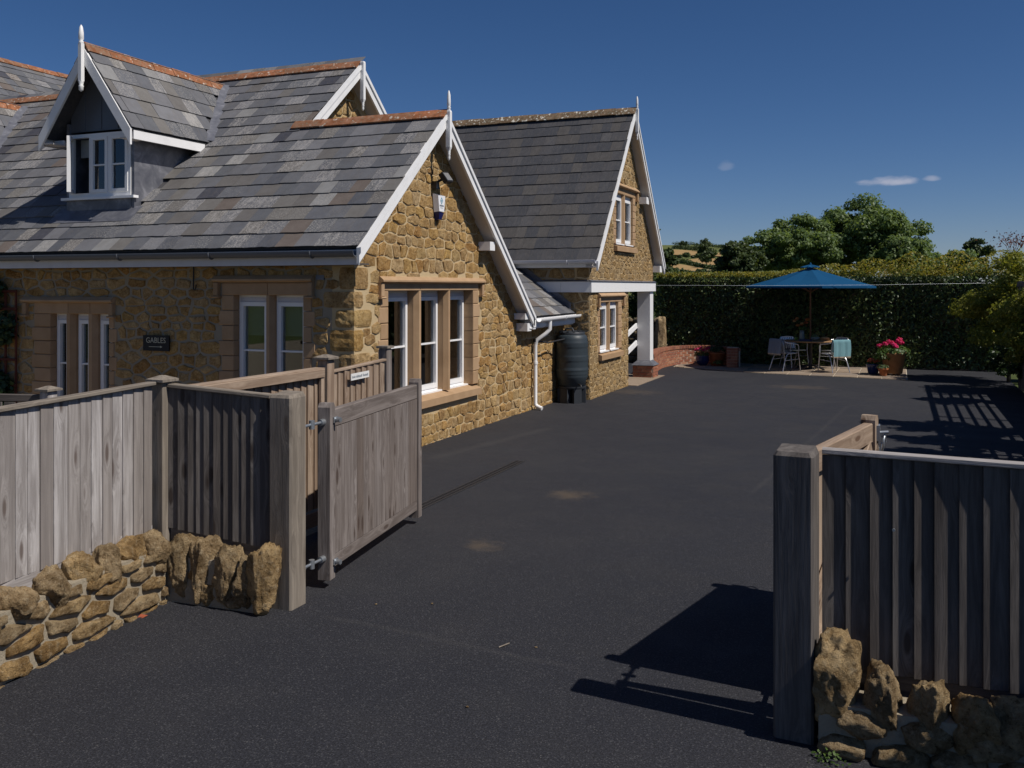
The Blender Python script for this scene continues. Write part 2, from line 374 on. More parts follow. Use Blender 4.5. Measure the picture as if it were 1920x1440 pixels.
M['geranium_leaf'] = m_leaf('geranium_leaf', [(0,(.05,.10,.02)),(1,(.10,.16,.035))], .3)
M['pink'] = m_leaf('pink_petal', [(0,(.62,.02,.13)),(.6,(.72,.035,.19)),(1,(.80,.12,.28))], .3, .2)
M['coral'] = m_leaf('coral_petal', [(0,(.45,.07,.04)),(1,(.52,.18,.10))], .3, .2)
M['cream_petal'] = m_leaf('cream_petal', [(0,(.55,.30,.06)),(.5,(.5,.08,.04)),(1,(.62,.50,.22))], .3, .2)
M['sage'] = m_leaf('sage_leaf', [(0,(.12,.17,.09)),(1,(.20,.25,.14))], .3, .2)
M['bark'] = m_simple('bark', (.075,.06,.045), .95, .1, 0, .5, .9, 9)
M['bread'] = m_simple('bread', (.48,.27,.12), .8, .2); M['china'] = m_simple('china', (.70,.68,.64), .3, .4); M['navy'] = m_simple('navy_cloth', (.03,.035,.12), .8)
M['lime'] = m_simple('green_fruit', (.18,.26,.04), .5); M['vase_glass'] = m_simple('vase', (.22,.25,.23), .15, .5)
def m_brick():
    t = NT('red_brick'); r = t.rnd(); v = t.vec(off=r); n1 = t.noise(v, 14, 4, .6); n2 = t.noise(v, 60, 3)
    c = t.ramp(r, [(0,(.28,.10,.06)),(.3,(.34,.145,.085)),(.6,(.24,.09,.06)),(.85,(.37,.18,.11)),(1,(.2,.08,.06))])
    c = t.mix(t.mr(n1, .5, .75, 0, .35), c, (.40,.28,.2))
    return t.principled(c, .9, t.bump(n2, .5, .004), .15)
M['brick'] = m_brick(); M['brick_mortar'] = m_mortar('brick_mortar', (.44,.36,.28), (.50,.42,.33))
def m_slab():
    t = NT('paving_slab'); r = t.rnd(); v = t.vec(off=r); n1 = t.noise(v, 5, 5, .6); n2 = t.noise(v, 70, 3)
    c = t.ramp(r, [(0,(.26,.20,.15)),(.4,(.30,.235,.175)),(.7,(.24,.195,.16)),(1,(.32,.25,.18))])
    c = t.mix(t.mr(n1, .4, .75, 0, .5), c, t.mix(1.0, c, (.65,.64,.62), 'MULTIPLY'))
    return t.principled(c, .9, t.bump(n2, .4, .004), .15)
M['slab'] = m_slab(); M['slab_joint'] = m_mortar('slab_joint', (.50,.44,.34), (.55,.49,.39))
def m_tarmac():
    t = NT('tarmac'); v = t.vec(kind='Object')
    n1 = t.noise(v, .35, 4, .55); n2 = t.noise(v, 1.7, 5, .6); n3 = t.noise(v, 95, 3, .7); n4 = t.noise(v, 260, 2, .6)
    c = t.mix(t.mr(n1, .3, .7), (.0185,.0195,.0245), (.024,.0245,.0285))
    c = t.mix(t.mr(n2, .45, .8, 0, .35), c, (.035,.034,.035))
    agg = t.math('ADD', t.math('MULTIPLY', n3, .6), t.math('MULTIPLY', n4, .4))
    c = t.mix(t.mr(agg, .40, .62), t.mix(1.0, c, (.38,.38,.40), 'MULTIPLY'), t.mix(1.0, c, (1.65,1.65,1.72), 'MULTIPLY'))
    sp = t.n('TexVoronoi', Vector=v, Scale=42.0); n5 = t.noise(v, 11, 2)
    c = t.mix(t.math('MULTIPLY', t.mr(sp.outputs['Distance'], .10, .16, 1, 0), t.mr(n5, .56, .64)), c, (.12,.115,.11))
    vg = t.n('TexVoronoi', Vector=v, Scale=150.0); gs = t.n('SeparateColor', i0=vg.outputs['Color']).outputs[0]
    c = t.mix(t.mr(gs, .91, .94, 0, .5), c, (.085,.085,.09)); c = t.mix(t.mr(gs, .10, .14, .45, 0), c, (.008,.008,.009))
    # sand-coloured spills and dusty patches, each with its own outline
    sep = t.n('SeparateXYZ', i0=v)
    for (px, py, rx, ry, w) in SPILLS:
        dx = t.math('DIVIDE', t.math('SUBTRACT', sep.outputs[0], px), rx); dy = t.math('DIVIDE', t.math('SUBTRACT', sep.outputs[1], py), ry)
        e = t.math('SUBTRACT', 1.0, t.math('ADD', t.math('MULTIPLY', dx, dx), t.math('MULTIPLY', dy, dy)))
        e = t.math('MULTIPLY_ADD', t.math('SUBTRACT', t.noise(v, 5, 5, .65), .5), 2.6, e)
        e = t.math('MULTIPLY', t.mr(e, .1, 1.3, 0, w), t.mr(n3, .35, .6, .5, 1))
        c = t.mix(e, c, (.13,.095,.06))
    for (p, q, wd, w) in SEAMS:
        L = math.hypot(q[0]-p[0], q[1]-p[1]); ux, uy = (q[0]-p[0])/L, (q[1]-p[1])/L
        rx_ = t.math('SUBTRACT', sep.outputs[0], p[0]); ry_ = t.math('SUBTRACT', sep.outputs[1], p[1])
        s_ = t.math('ADD', t.math('MULTIPLY', rx_, ux), t.math('MULTIPLY', ry_, uy))
        o_ = t.math('ABSOLUTE', t.math('MULTIPLY_ADD', t.math('SUBTRACT', t.noise(v, 2.5, 3), .5), .06, t.math('SUBTRACT', t.math('MULTIPLY', rx_, uy), t.math('MULTIPLY', ry_, ux))))
        f_ = t.math('MULTIPLY', t.mr(o_, 0, wd, w, 0), t.math('MULTIPLY', t.mr(s_, 0, .2), t.mr(s_, L-.3, L, 1, 0)))
        c = t.mix(t.math('MULTIPLY', f_, t.mr(n3, .35, .6, .3, 1)), c, (.085,.08,.075))
    rough = t.mr(n2, .3, .7, .72, .86)
    return t.principled(c, rough, t.bump(agg, .9, .006), .35)
SEAMS = [(gz(590,1150)[:2], gz(1120,1262)[:2], .05, .16), (gz(800,862)[:2], gz(1040,800)[:2], .15, .2), (gz(1590,760)[:2], gz(1405,930)[:2], .05, .2)]
SPILLS = [(*gz(1068,928)[:2], .34, .28, .55), (*gz(905,1022)[:2], .22, .22, .5), (*gz(1500,726)[:2], .8, .5, .35), (*gz(1190,735)[:2], .7, .6, .3)]
def m_ground(name, a, b, sc=.3):
    t = NT(name); v = t.vec(kind='Object'); n1 = t.noise(v, sc, 5, .6); n2 = t.noise(v, sc*14, 4)
    return t.principled(t.mix(t.mr(n2, .3, .7, 0, .5), t.mix(n1, a, b), t.mix(1.0, a, (.6,.65,.6), 'MULTIPLY')), .95, t.bump(n2, .5, .05), .1)
M['tarmac'] = m_tarmac()
M['grass'] = m_ground('rough_grass', (.05,.075,.02), (.09,.10,.035)); M['straw'] = m_ground('stubble_field', (.34,.22,.10), (.42,.28,.13), .02)
M['pasture'] = m_ground('pasture', (.10,.13,.04), (.16,.16,.06), .02); M['gravel'] = m_ground('pale_bounce_ground', (.21,.175,.13), (.27,.225,.17), 2)  # gravel: tone picked for light bounced onto the front wall
# ------------------------------------------------------------------ shape generators
def clip_half(poly, n, d):          # keep points with n.p <= d
    out = []; k = len(poly)
    for i in range(k):
        a, b = poly[i], poly[(i+1) % k]
        da = n[0]*a[0]+n[1]*a[1]-d; db = n[0]*b[0]+n[1]*b[1]-d
        if da <= 0: out.append(a)
        if (da < 0 < db) or (db < 0 < da):
            t = da/(da-db); out.append((a[0]+(b[0]-a[0])*t, a[1]+(b[1]-a[1])*t))
    return out
def area(poly):
    return .5*sum(poly[i][0]*poly[(i+1) % len(poly)][1]-poly[(i+1) % len(poly)][0]*poly[i][1] for i in range(len(poly)))
def rubble(seed, region, holes, sw, sh):
    """random rubble layout: list of convex cells inside the convex region (counter-clockwise), outside the holes"""
    rng = random.Random(seed)
    xs = [p[0] for p in region]; ys = [p[1] for p in region]
    seeds = []; z = min(ys)-sh*.5
    while z < max(ys)+sh:
        h = sh*rng.choice((.6,.75,.9,1.1,1.4,1.8)); x = min(xs)-sw*rng.random()
        while x < max(xs)+sw:
            w = sw*rng.choice((.45,.6,.8,1,1.2,1.5,1.9)); seeds.append(((x+w/2)/sw, (z+h*(.5+rng.uniform(-.15,.15)))/sh)); x += w
        z += h
    S = np.array(seeds); out = []
    for i, (sx_, sy_) in enumerate(seeds):
        cx, cy = sx_*sw, sy_*sh
        if any(a-.01 < cx < b+.01 and c-.01 < cy < d+.01 for (a,b,c,d) in holes): continue
        dd = ((S-S[i])**2).sum(1); idx = np.argsort(dd)[1:18]
        poly = [(sx_-3,sy_-3),(sx_+3,sy_-3),(sx_+3,sy_+3),(sx_-3,sy_+3)]
        for j in idx:
            nx, ny = S[j]-S[i]; mx, my = (S[j]+S[i])/2
            poly = clip_half(poly, (nx, ny), nx*mx+ny*my)
            if len(poly) < 3: break
        poly = [(p[0]*sw, p[1]*sh) for p in poly]
        for k in range(len(region)):
            a, b = region[k], region[(k+1) % len(region)]
            n = (b[1]-a[1], -(b[0]-a[0])); poly = clip_half(poly, n, n[0]*a[0]+n[1]*a[1])
            if len(poly) < 3: break
        if len(poly) < 3: continue
        for (a,b,c,d) in holes:
            gaps = [(a-cx, (1,0), a), (cx-b, (-1,0), -b), (c-cy, (0,1), c), (cy-d, (0,-1), -d)]
            xs_ = [p[0] for p in poly]; ys_ = [p[1] for p in poly]
            if max(xs_) <= a or min(xs_) >= b or max(ys_) <= c or min(ys_) >= d: continue
            g = max(gaps, key=lambda q: q[0]); poly = clip_half(poly, g[1], g[2])
            if len(poly) < 3: break
        if len(poly) >= 3 and area(poly) > sw*sh*.10: out.append(poly)
    return out
def stone_shape(poly, rng, gap, proud, npt=10):
    c = np.mean(poly, 0); k = len(poly)
    P = [np.array(p) for p in poly]
    P = [p for i, p in enumerate(P) if np.linalg.norm(p-P[i-1]) > .012] or P
    while len(P) > npt: P.pop(min(range(len(P)), key=lambda i: np.linalg.norm(P[i]-P[i-1])))
    pts = [p*.90+.05*(P[i-1]+P[(i+1) % len(P)]) for i, p in enumerate(P)]
    while len(pts) < npt:
        i = max(range(len(pts)), key=lambda i: np.linalg.norm(pts[(i+1) % len(pts)]-pts[i])); pts.insert(i+1, (pts[i]+pts[(i+1) % len(pts)])/2+np.array([rng.uniform(-.010,.010), rng.uniform(-.008,.008)]))
    pts = [c+(p-c)*max(.3, 1-gap/max(np.linalg.norm(p-c), .02))*(1+rng.uniform(-.07,.035)) for p in pts]
    tx, ty = rng.uniform(-.09,.09), rng.uniform(-.09,.09)
    vs = []
    for (f, h) in ((1.0, -.006), (.965, proud*.70), (.68, proud)):
        for p in pts:
            q = c+(p-c)*f; hh = h if h < 0 else h*rng.uniform(.75,1.25)+(q[0]-c[0])*tx+(q[1]-c[1])*ty
            vs.append((q[0], q[1], max(hh, .002) if h > 0 else h))
    vs.append((c[0], c[1], proud*rng.uniform(.85,1.2)))
    fs = []
    for r in range(2):
        for i in range(npt): j = (i+1) % npt; fs.append((r*npt+i, r*npt+j, (r+1)*npt+j, (r+1)*npt+i))
    for i in range(npt): fs.append((2*npt+i, 2*npt+(i+1) % npt, 3*npt))
    return vs, fs
def fine_stone(poly, seed, gap, proud, wp, npt=20):
    """larger facing stone for the foreground: rough split face, finer mesh"""
    rng = random.Random(seed); c = np.mean(poly, 0); pts = [np.array(p) for p in poly]
    pts = [p*.86+.07*(pts[i-1]+pts[(i+1) % len(pts)]) for i, p in enumerate(pts)]
    while len(pts) < npt:
        i = max(range(len(pts)), key=lambda i: np.linalg.norm(pts[(i+1) % len(pts)]-pts[i])); pts.insert(i+1, (pts[i]+pts[(i+1) % len(pts)])/2)
    pts = [c+(p-c)*max(.4, 1-gap/max(np.linalg.norm(p-c), .02))*(1+rng.uniform(-.05,.03)) for p in pts]; n = len(pts); vs = []
    tx, ty = rng.uniform(-.10,.10), rng.uniform(-.10,.10)
    for f, h in ((1.0,-.008),(.97,.55),(.90,.85),(.74,1.0),(.52,1.05),(.28,1.05)):
        for p in pts:
            q = c+(p-c)*f; w = Vector((q[0]*9, q[1]*9, seed*1.3)); e = mnoise.noise(w)*.5+mnoise.noise(w*2.7)*.35+mnoise.noise(w*6)*.2
            vs.append((q[0], q[1], h if h < 0 else max(.001, proud*h*(1+.75*e)+((q[0]-c[0])*tx+(q[1]-c[1])*ty)*.6)))
    vs.append((c[0], c[1], proud)); fs = []
    for r in range(5):
        for i in range(n): j = (i+1) % n; fs.append((r*n+i, r*n+j, (r+1)*n+j, (r+1)*n+i))
    for i in range(n): fs.append((5*n+i, 5*n+(i+1) % n, 6*n))
    return [wp.p(x, y, o) for x, y, o in vs], fs
class WallPlane:
    """wall coordinates (u along the wall, z up, o outward)"""
    def __init__(s, O, U, N): s.O, s.U, s.N = Vector(O), Vector(U), Vector(N)
    def p(s, u, z, o=0.0): return s.O+s.U*u+Vector((0,0,z))+s.N*o
    def box(s, mb, u0, u1, z0, z1, o0, o1):
        q = [(u0,z0,o1),(u1,z0,o1),(u1,z0,o0),(u0,z0,o0),(u0,z1,o1),(u1,z1,o1),(u1,z1,o0),(u0,z1,o0)]
        return mb.hexa([s.p(*a) for a in q])
    def cbox(s, mb, u0, u1, z0, z1, o0, o1, c=.008):
        """box with its outer face chamfered"""
        q = [s.p(*a) for a in ((u0,z0,o0),(u1,z0,o0),(u1,z1,o0),(u0,z1,o0),(u0,z0,o1-c),(u1,z0,o1-c),(u1,z1,o1-c),(u0,z1,o1-c),(u0+c,z0+c,o1),(u1-c,z0+c,o1),(u1-c,z1-c,o1),(u0+c,z1-c,o1))]
        f = [(8,9,10,11),(0,1,5,4),(1,2,6,5),(2,3,7,6),(3,0,4,7),(4,5,9,8),(5,6,10,9),(6,7,11,10),(7,4,8,11),(3,2,1,0)]
        return mb.add(q, f)
def lay_stones(cells, wp, seed, gap, proud):
    """[(area on screen, verts, faces)] for cells on one wall"""
    rng = random.Random(seed); out = []
    for poly in cells:
        vs, fs = stone_shape(poly, rng, gap, proud*rng.uniform(.6,1.3))
        V = [wp.p(a, b, o) for (a, b, o) in vs]
        c = V[-1]; u, v, d = proj(c)
        vis = -60 < u < 1980
        facing = abs((Vector((0,0,HC))-c).normalized().dot(wp.N))
        out.append(((abs(area(poly))*facing/d**2) if vis and d > 0 else 0, V, fs))
    return out
def place_pieces(items, name, stuff_name, mat, limit, parent_of):
    """items: (score, verts, faces, parent); the `limit` largest become objects, the rest one stuff part per parent"""
    items.sort(key=lambda q: -q[0])
    for sc, V, fs, par in items[:limit]:
        MB().add(V, fs, False).build(name, mat, par)
    rest = {}
    for sc, V, fs, par in items[limit:]: rest.setdefault(par.name, (par, MB()))[1].add(V, fs, False)
    for par, mb in rest.values(): tag(mb.build(stuff_name, mat, par), kind='stuff')
def wall_mesh(mb, wp, ubreaks, top, holes, zb, thick):
    """prisms between u breaks, under the top function, around rectangular holes"""
    us = sorted(set(ubreaks+[h[0] for h in holes]+[h[1] for h in holes]))
    for a, b in zip(us[:-1], us[1:]):
        spans = [(zb, None)]
        for (h0,h1,z0,z1) in holes:
            if h0 <= a+1e-6 and b-1e-6 <= h1: spans = [(zb, z0), (z1, None)]
        for z0, z1 in spans:
            ta, tb = (top(a), top(b)) if z1 is None else (z1, z1)
            q = [wp.p(a,z0,0),wp.p(b,z0,0),wp.p(b,z0,-thick),wp.p(a,z0,-thick),wp.p(a,ta,0),wp.p(b,tb,0),wp.p(b,tb,-thick),wp.p(a,ta,-thick)]
            mb.hexa(q)
    return mb
_slate = {}
def slate_mesh(mat, w, l, v):
    k = (mat.name, round(w,3), round(l,3), v)
    if k not in _slate:
        rng = random.Random(hash((round(w,3), v)) & 0xffff); j = lambda a: rng.uniform(-a, a)
        t = .009; m = MB()
        b = [(-w/2, 0+j(.004)), (-w/6, j(.006)), (w/6, j(.006)), (w/2, j(.004)), (w/2, l), (-w/2, l)]
        lo = [(p[0], p[1], 0) for p in b]; up = [(p[0], p[1], t) for p in b]
        m.add(lo+up, [(5,4,3,2,1,0), (6,7,8,9,10,11)]+[(i,(i+1)%6,(i+1)%6+6,i+6) for i in range(6)])
        _slate[k] = m.mesh('slate', mat)
    return _slate[k]
def slate_field(eave0, along, up, normal, length, nrow, expo, mean_w, mat, keep, seed, parent, out, jig=.0025):
    """rows of overlapping slates; out collects (score, mesh, matrix, parent)"""
    rng = random.Random(seed); eave0 = Vector(eave0); along = Vector(along).normalized(); up = Vector(up).normalized(); normal = Vector(normal).normalized()
    tilt = math.atan2(.013, expo*1.0)
    for r in range(nrow):
        x = -rng.random()*mean_w
        while x < length:
            w = mean_w*rng.choice((.8,.9,1.0,1.0,1.1,1.25)); a, b = max(x, 0), min(x+w, length); x += w
            if b-a < .05: continue
            q = round((b-a-.004)/.01)*.01
            s = r*expo; L = expo+.05
            c = eave0+along*((a+b)/2)+up*s
            mid = c+up*expo/2
            if not keep(mid, (b-a)/2): continue
            upv = (up-normal*math.tan(tilt)).normalized(); nv = along.cross(upv).normalized()
            if nv.dot(normal) < 0: nv = -nv
            Mx = frame(c+normal*(.016+rng.uniform(-jig, jig)), along, upv, nv) @ Matrix.Rotation(rng.uniform(-.012,.012), 4, 'Z')
            if along.cross(upv).dot(nv) < 0:
                Mx = frame(c+normal*(.016+rng.uniform(-jig, jig)), -along, upv, nv)
            u, v, d = proj(mid); vis = -20 < u < 1960 and d > 0 and v > -20
            fc = (Vector((0,0,HC))-mid).normalized().dot(normal)
            out.append(((q*fc/d**2) if vis and fc > 0 else 0, slate_mesh(mat, q, L, rng.randrange(3)), Mx, parent))
def place_slates(out, limit, mat):
    out.sort(key=lambda q: -q[0]); rest = {}
    for sc, me, Mx, par in out[:limit]: inst('slate', me, par, Mx)
    for sc, me, Mx, par in out[limit:]:
        mb = rest.setdefault(par.name, (par, MB()))[1]
        mb.add([Mx @ v.co for v in me.vertices], [tuple(p.vertices) for p in me.polygons])
    for par, mb in rest.values(): tag(mb.build('slates', mat, par), kind='stuff')
_ridge = {}
def ridge_run(p0, p1, mat, parent, pitch, L=.45, w=.15, name='ridge_tile'):
    p0, p1 = Vector(p0), Vector(p1); d = (p1-p0); n = max(1, round(d.length/L)); l = d.length/n; z = d.normalized()
    k = (mat.name, round(l,3), round(pitch,2))
    if k not in _ridge:
        m = MB(); prof = []
        c, s = math.cos(pitch), math.sin(pitch); t = .022
        for (o) in (0, 1):
            e = t*o
            prof.append([(-w*c-e*s*.6, -w*s+e*c), (-w*.35*c-e*.5, -w*.28*s+e), (0, .012+e*1.1), (w*.35*c+e*.5, -w*.28*s+e), (w*c+e*s*.6, -w*s+e*c)])
        lo, hi = prof; loop = hi+lo[::-1]; kk = len(loop)
        vs = [(q[0], q[1], -l/2+.004) for q in loop]+[(q[0], q[1], l/2-.004) for q in loop]
        m.add(vs, [(i,(i+1)%kk,(i+1)%kk+kk,i+kk) for i in range(kk)]+[(0,1,8,9),(1,2,7,8),(2,3,6,7),(3,4,5,6)]+[(i+kk for i in q) for q in ((9,8,1,0),(8,7,2,1),(7,6,3,2),(6,5,4,3))])
        m.f = [tuple(f) for f in m.f]
        _ridge[k] = m.mesh(name, mat)
    up = Vector((0,0,1)); x = up.cross(z).normalized(); y = z.cross(x)
    rng = random.Random(int(p0.x*100))
    for i in range(n):
        c = p0+d*((i+.5)/n)+Vector((0,0,rng.uniform(-.006,.006)))
        inst(name, _ridge[k], parent, frame(c, x, y, z))
def rock(mb, c, size, seed, sub=4, rough=.16, boxy=.45, rot=0.0, facet=True):
    bm = bmesh.new(); bmesh.ops.create_icosphere(bm, subdivisions=sub, radius=1.0)
    off = Vector((seed*7.3, seed*3.1, seed*1.7)); vs = []; rr = random.Random(seed)
    cuts = [(Vector((rr.gauss(0,1), rr.gauss(0,1), rr.gauss(0,1))).normalized(), rr.uniform(.66,.96)) for _ in range(26)] if facet else []
    for v in bm.verts:
        p = v.co.normalized(); m = max(abs(p.x), abs(p.y), abs(p.z)); p = p*(1-boxy)+(p/m)*boxy*.86
        for (cn_, co_) in cuts:
            e = p.dot(cn_)-co_
            if e > 0: p = p-cn_*e*.92
        q = p+off
        d = mnoise.noise(q*1.1)*rough*.9+mnoise.noise(q*2.6)*rough*.6+mnoise.noise(q*5)*rough*.38+mnoise.noise(q*11)*rough*.24+mnoise.noise(q*23)*rough*(.20 if sub > 4 else 0)
        p = p*(1+d); x, y = p.x*math.cos(rot)-p.y*math.sin(rot), p.x*math.sin(rot)+p.y*math.cos(rot)
        g = .58 if facet else .5; vs.append((c[0]+x*size[0]*g, c[1]+y*size[1]*g, c[2]+p.z*size[2]*g))
    fs = [tuple(v.index for v in f.verts) for f in bm.faces]; bm.free()
    return mb.add(vs, fs, True)
def leaf_mesh(name, P, Nn, S, mat, aspect=.5, seed=0, fold=.12):
    """one mesh of leaf-shaped quads at points P facing Nn (numpy arrays)"""
    rg = np.random.default_rng(seed); n = len(P)
    N_ = Nn/np.linalg.norm(Nn, axis=1, keepdims=True)
    t = rg.normal(size=(n,3)); t -= N_*(t*N_).sum(1, keepdims=True); t /= np.linalg.norm(t, axis=1, keepdims=True)
    b = np.cross(N_, t); S = S[:,None]
    V = np.stack([P-t*S*.5-N_*S*fold, P+b*S*aspect*.5, P+t*S*.5-N_*S*fold, P-b*S*aspect*.5], 1).reshape(-1,3)
    me = bpy.data.meshes.new(name); me.vertices.add(n*4); me.loops.add(n*4); me.polygons.add(n)
    c = (V.min(0)+V.max(0))/2
    me.vertices.foreach_set('co', (V-c).astype(np.float32).ravel()); me.loops.foreach_set('vertex_index', np.arange(n*4, dtype=np.int32))
    me.polygons.foreach_set('loop_start', np.arange(0, n*4, 4, dtype=np.int32)); me.polygons.foreach_set('loop_total', np.full(n, 4, np.int32))
    me.materials.append(mat); me.update(calc_edges=True); me.validate()
    return me, Vector(c)
def leaves(name, P, Nn, S, mat, parent, aspect=.5, seed=0, fold=.12):
    me, c = leaf_mesh(name, np.asarray(P, float), np.asarray(Nn, float), np.asarray(S, float), mat, aspect, seed, fold)
    return link(bpy.data.objects.new(name, me), parent, T(c))
def blob_points(rg, centers, radii, n, shell=.55, up=.25):
    """leaf positions and normals spread through the outer shells of many clumps"""
    C = np.asarray(centers, float); R = np.asarray(radii, float); w = R**2; i = rg.choice(len(C), n, p=w/w.sum())
    d = rg.normal(size=(n,3)); d /= np.linalg.norm(d, axis=1, keepdims=True); d[:,2] = np.where(d[:,2] < -.3, d[:,2]*.5, d[:,2])
    r = R[i]*(shell+(1-shell)*rg.random(n)**.6)*(1+.28*rg.normal(size=n)*.5)
    P = C[i]+d*r[:,None]*np.array([1,1,.82])
    Nn = d+rg.normal(size=(n,3))*.55; Nn[:,2] += up
    return P, Nn

# ------------------------------------------------------------------ the cottage
GX, FY = -5.80, 9.14                    # gable wall plane, front wall plane
BX = -5.55                              # bargeboard plane
EY, EZ, PT = 8.87, 2.55, .86            # front eave line and slope of the main roof
AY, AZ = 11.02, 4.40                    # apex of the near gable
MY, MZ = 12.37, EZ+PT*(12.37-EY)        # ridge of the taller roof behind
MXE = -7.75                             # its gable end (bargeboard plane)
cottage = thing('stone_cottage', 'golden stone cottage with slate roof, dormer window and white bargeboards', 'house', (GX, FY, 0))
def roofz(y): return EZ+PT*(y-EY) if y <= AY else AZ-PT*(y-AY)
gable = WallPlane((GX, 0, 0), (0,1,0), (1,0,0)); front = WallPlane((0, FY, 0), (1,0,0), (0,-1,0))
WG = dict(l=[(9.90,10.66),(10.78,11.52),(11.63,12.36)], z=(.66,2.05), s=(9.72,12.54), hood=(9.66,12.66,2.23))
W2 = dict(l=[(-7.52,-7.06),(-6.96,-6.50)], z=(.70,2.0), s=(-7.70,-6.38), hood=(-7.80,-6.34,2.24))
W1 = dict(l=[(-10.60,-10.34),(-10.205,-9.945),(-9.81,-9.55)], z=(.45,1.74), s=(-10.90,-9.46), hood=(-11.08,-9.44,1.97))
hole_g = (WG['s'][0], WG['s'][1], WG['z'][0]-.17, WG['z'][1]+.15)
hole_2 = (W2['s'][0], W2['s'][1], W2['z'][0]-.17, W2['z'][1]+.15)
hole_1 = (W1['s'][0], W1['s'][1], W1['z'][0]-.17, W1['z'][1]+.15)
gtop = lambda y: roofz(y)-.07
gw = wall_mesh(MB(), gable, [FY, AY, 14.25], gtop, [hole_g], -.3, .3)
gw.hexa([gable.p(*q) for q in ((14.25,-.3,0),(16.42,-.3,0),(16.42,-.3,-.3),(14.25,-.3,-.3),(14.25,1.50,0),(16.42,1.50,0),(16.42,1.50,-.3),(14.25,1.50,-.3))])
gable_wall = gw.build('gable_wall', M['mortar'], cottage)
fw = wall_mesh(MB(), front, [-20.0, GX-.3], lambda x: 2.62, [hole_1, hole_2], -.3, .3)
front_wall = fw.build('front_wall', M['mortar_grey_shade'], cottage)  # shaded wall: its mortar colour carries the shade
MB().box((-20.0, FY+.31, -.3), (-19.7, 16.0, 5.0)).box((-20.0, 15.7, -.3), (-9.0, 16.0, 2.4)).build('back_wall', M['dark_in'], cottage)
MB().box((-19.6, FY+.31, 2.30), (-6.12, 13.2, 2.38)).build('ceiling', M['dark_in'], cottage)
# quoins at the corner, then rubble
rng = random.Random(5); qz = -.02; qh_g = []; qh_f = []; quoins = []
i = 0
while qz < 2.42:
    h = rng.uniform(.19,.34); h = min(h, 2.46-qz); a, b = (.38,.20) if i % 2 else (.22,.34); a *= rng.uniform(.85,1.15); b *= rng.uniform(.85,1.15)
    quoins.append((qz, qz+h, a, b)); qh_f.append((GX-a, GX+.1, qz, qz+h)); qh_g.append((FY-.1, FY+b, qz, qz+h)); qz += h; i += 1
for (z0, z1, a, b) in quoins:
    m = MB(); bm = bmesh.new(); bmesh.ops.create_cube(bm, size=1.0); bmesh.ops.subdivide_edges(bm, edges=bm.edges[:], cuts=4, use_grid_fill=True)
    for v in bm.verts:
        q = Vector((v.co.x*2, v.co.y*2, v.co.z*2)); r = Vector(q); k = (abs(q.x) > .9)+(abs(q.y) > .9)+(abs(q.z) > .9)
        if k >= 2: r *= .96 if k == 2 else .91
        r += Vector((mnoise.noise(r*1.7+Vector((z0*9,0,0))), mnoise.noise(r*1.9+Vector((0,z0*9,3))), 0))*.06
        g = .012
        v.co = Vector((GX-a/2+.004+r.x*(a/2+.010), FY+b/2-.004+r.y*(b/2+.010), (z0+z1)/2+r.z*((z1-z0)/2-g)))
    m.add([v.co for v in bm.verts], [tuple(v.index for v in f.verts) for f in bm.faces], False); bm.free()
    m.build('quoin', M['stone'], gable_wall)
cells_g = rubble(11, [(FY,-.05),(14.25,-.05),(14.25,roofz(14.25)-.10),(AY,AZ-.10),(FY,roofz(FY)-.10)], [hole_g]+qh_g, .225, .118)
cells_k = rubble(12, [(14.26,-.05),(16.40,-.05),(16.40,1.48),(14.26,1.48)], [], .225, .118)
cells_f = rubble(13, [(-14.2,-.05),(GX,-.05),(GX,2.44),(-14.2,2.44)], [hole_1, hole_2]+qh_f, .25, .145)
items = [(s,V,f,gable_wall) for s,V,f in lay_stones(cells_g+cells_k, gable, 21, .0045, .0135)]
items += [(s*.8,V,f,front_wall) for s,V,f in lay_stones(cells_f, front, 22, .011, .013)]
place_pieces(items, 'stone', 'stones', M['stone'], 300, None)

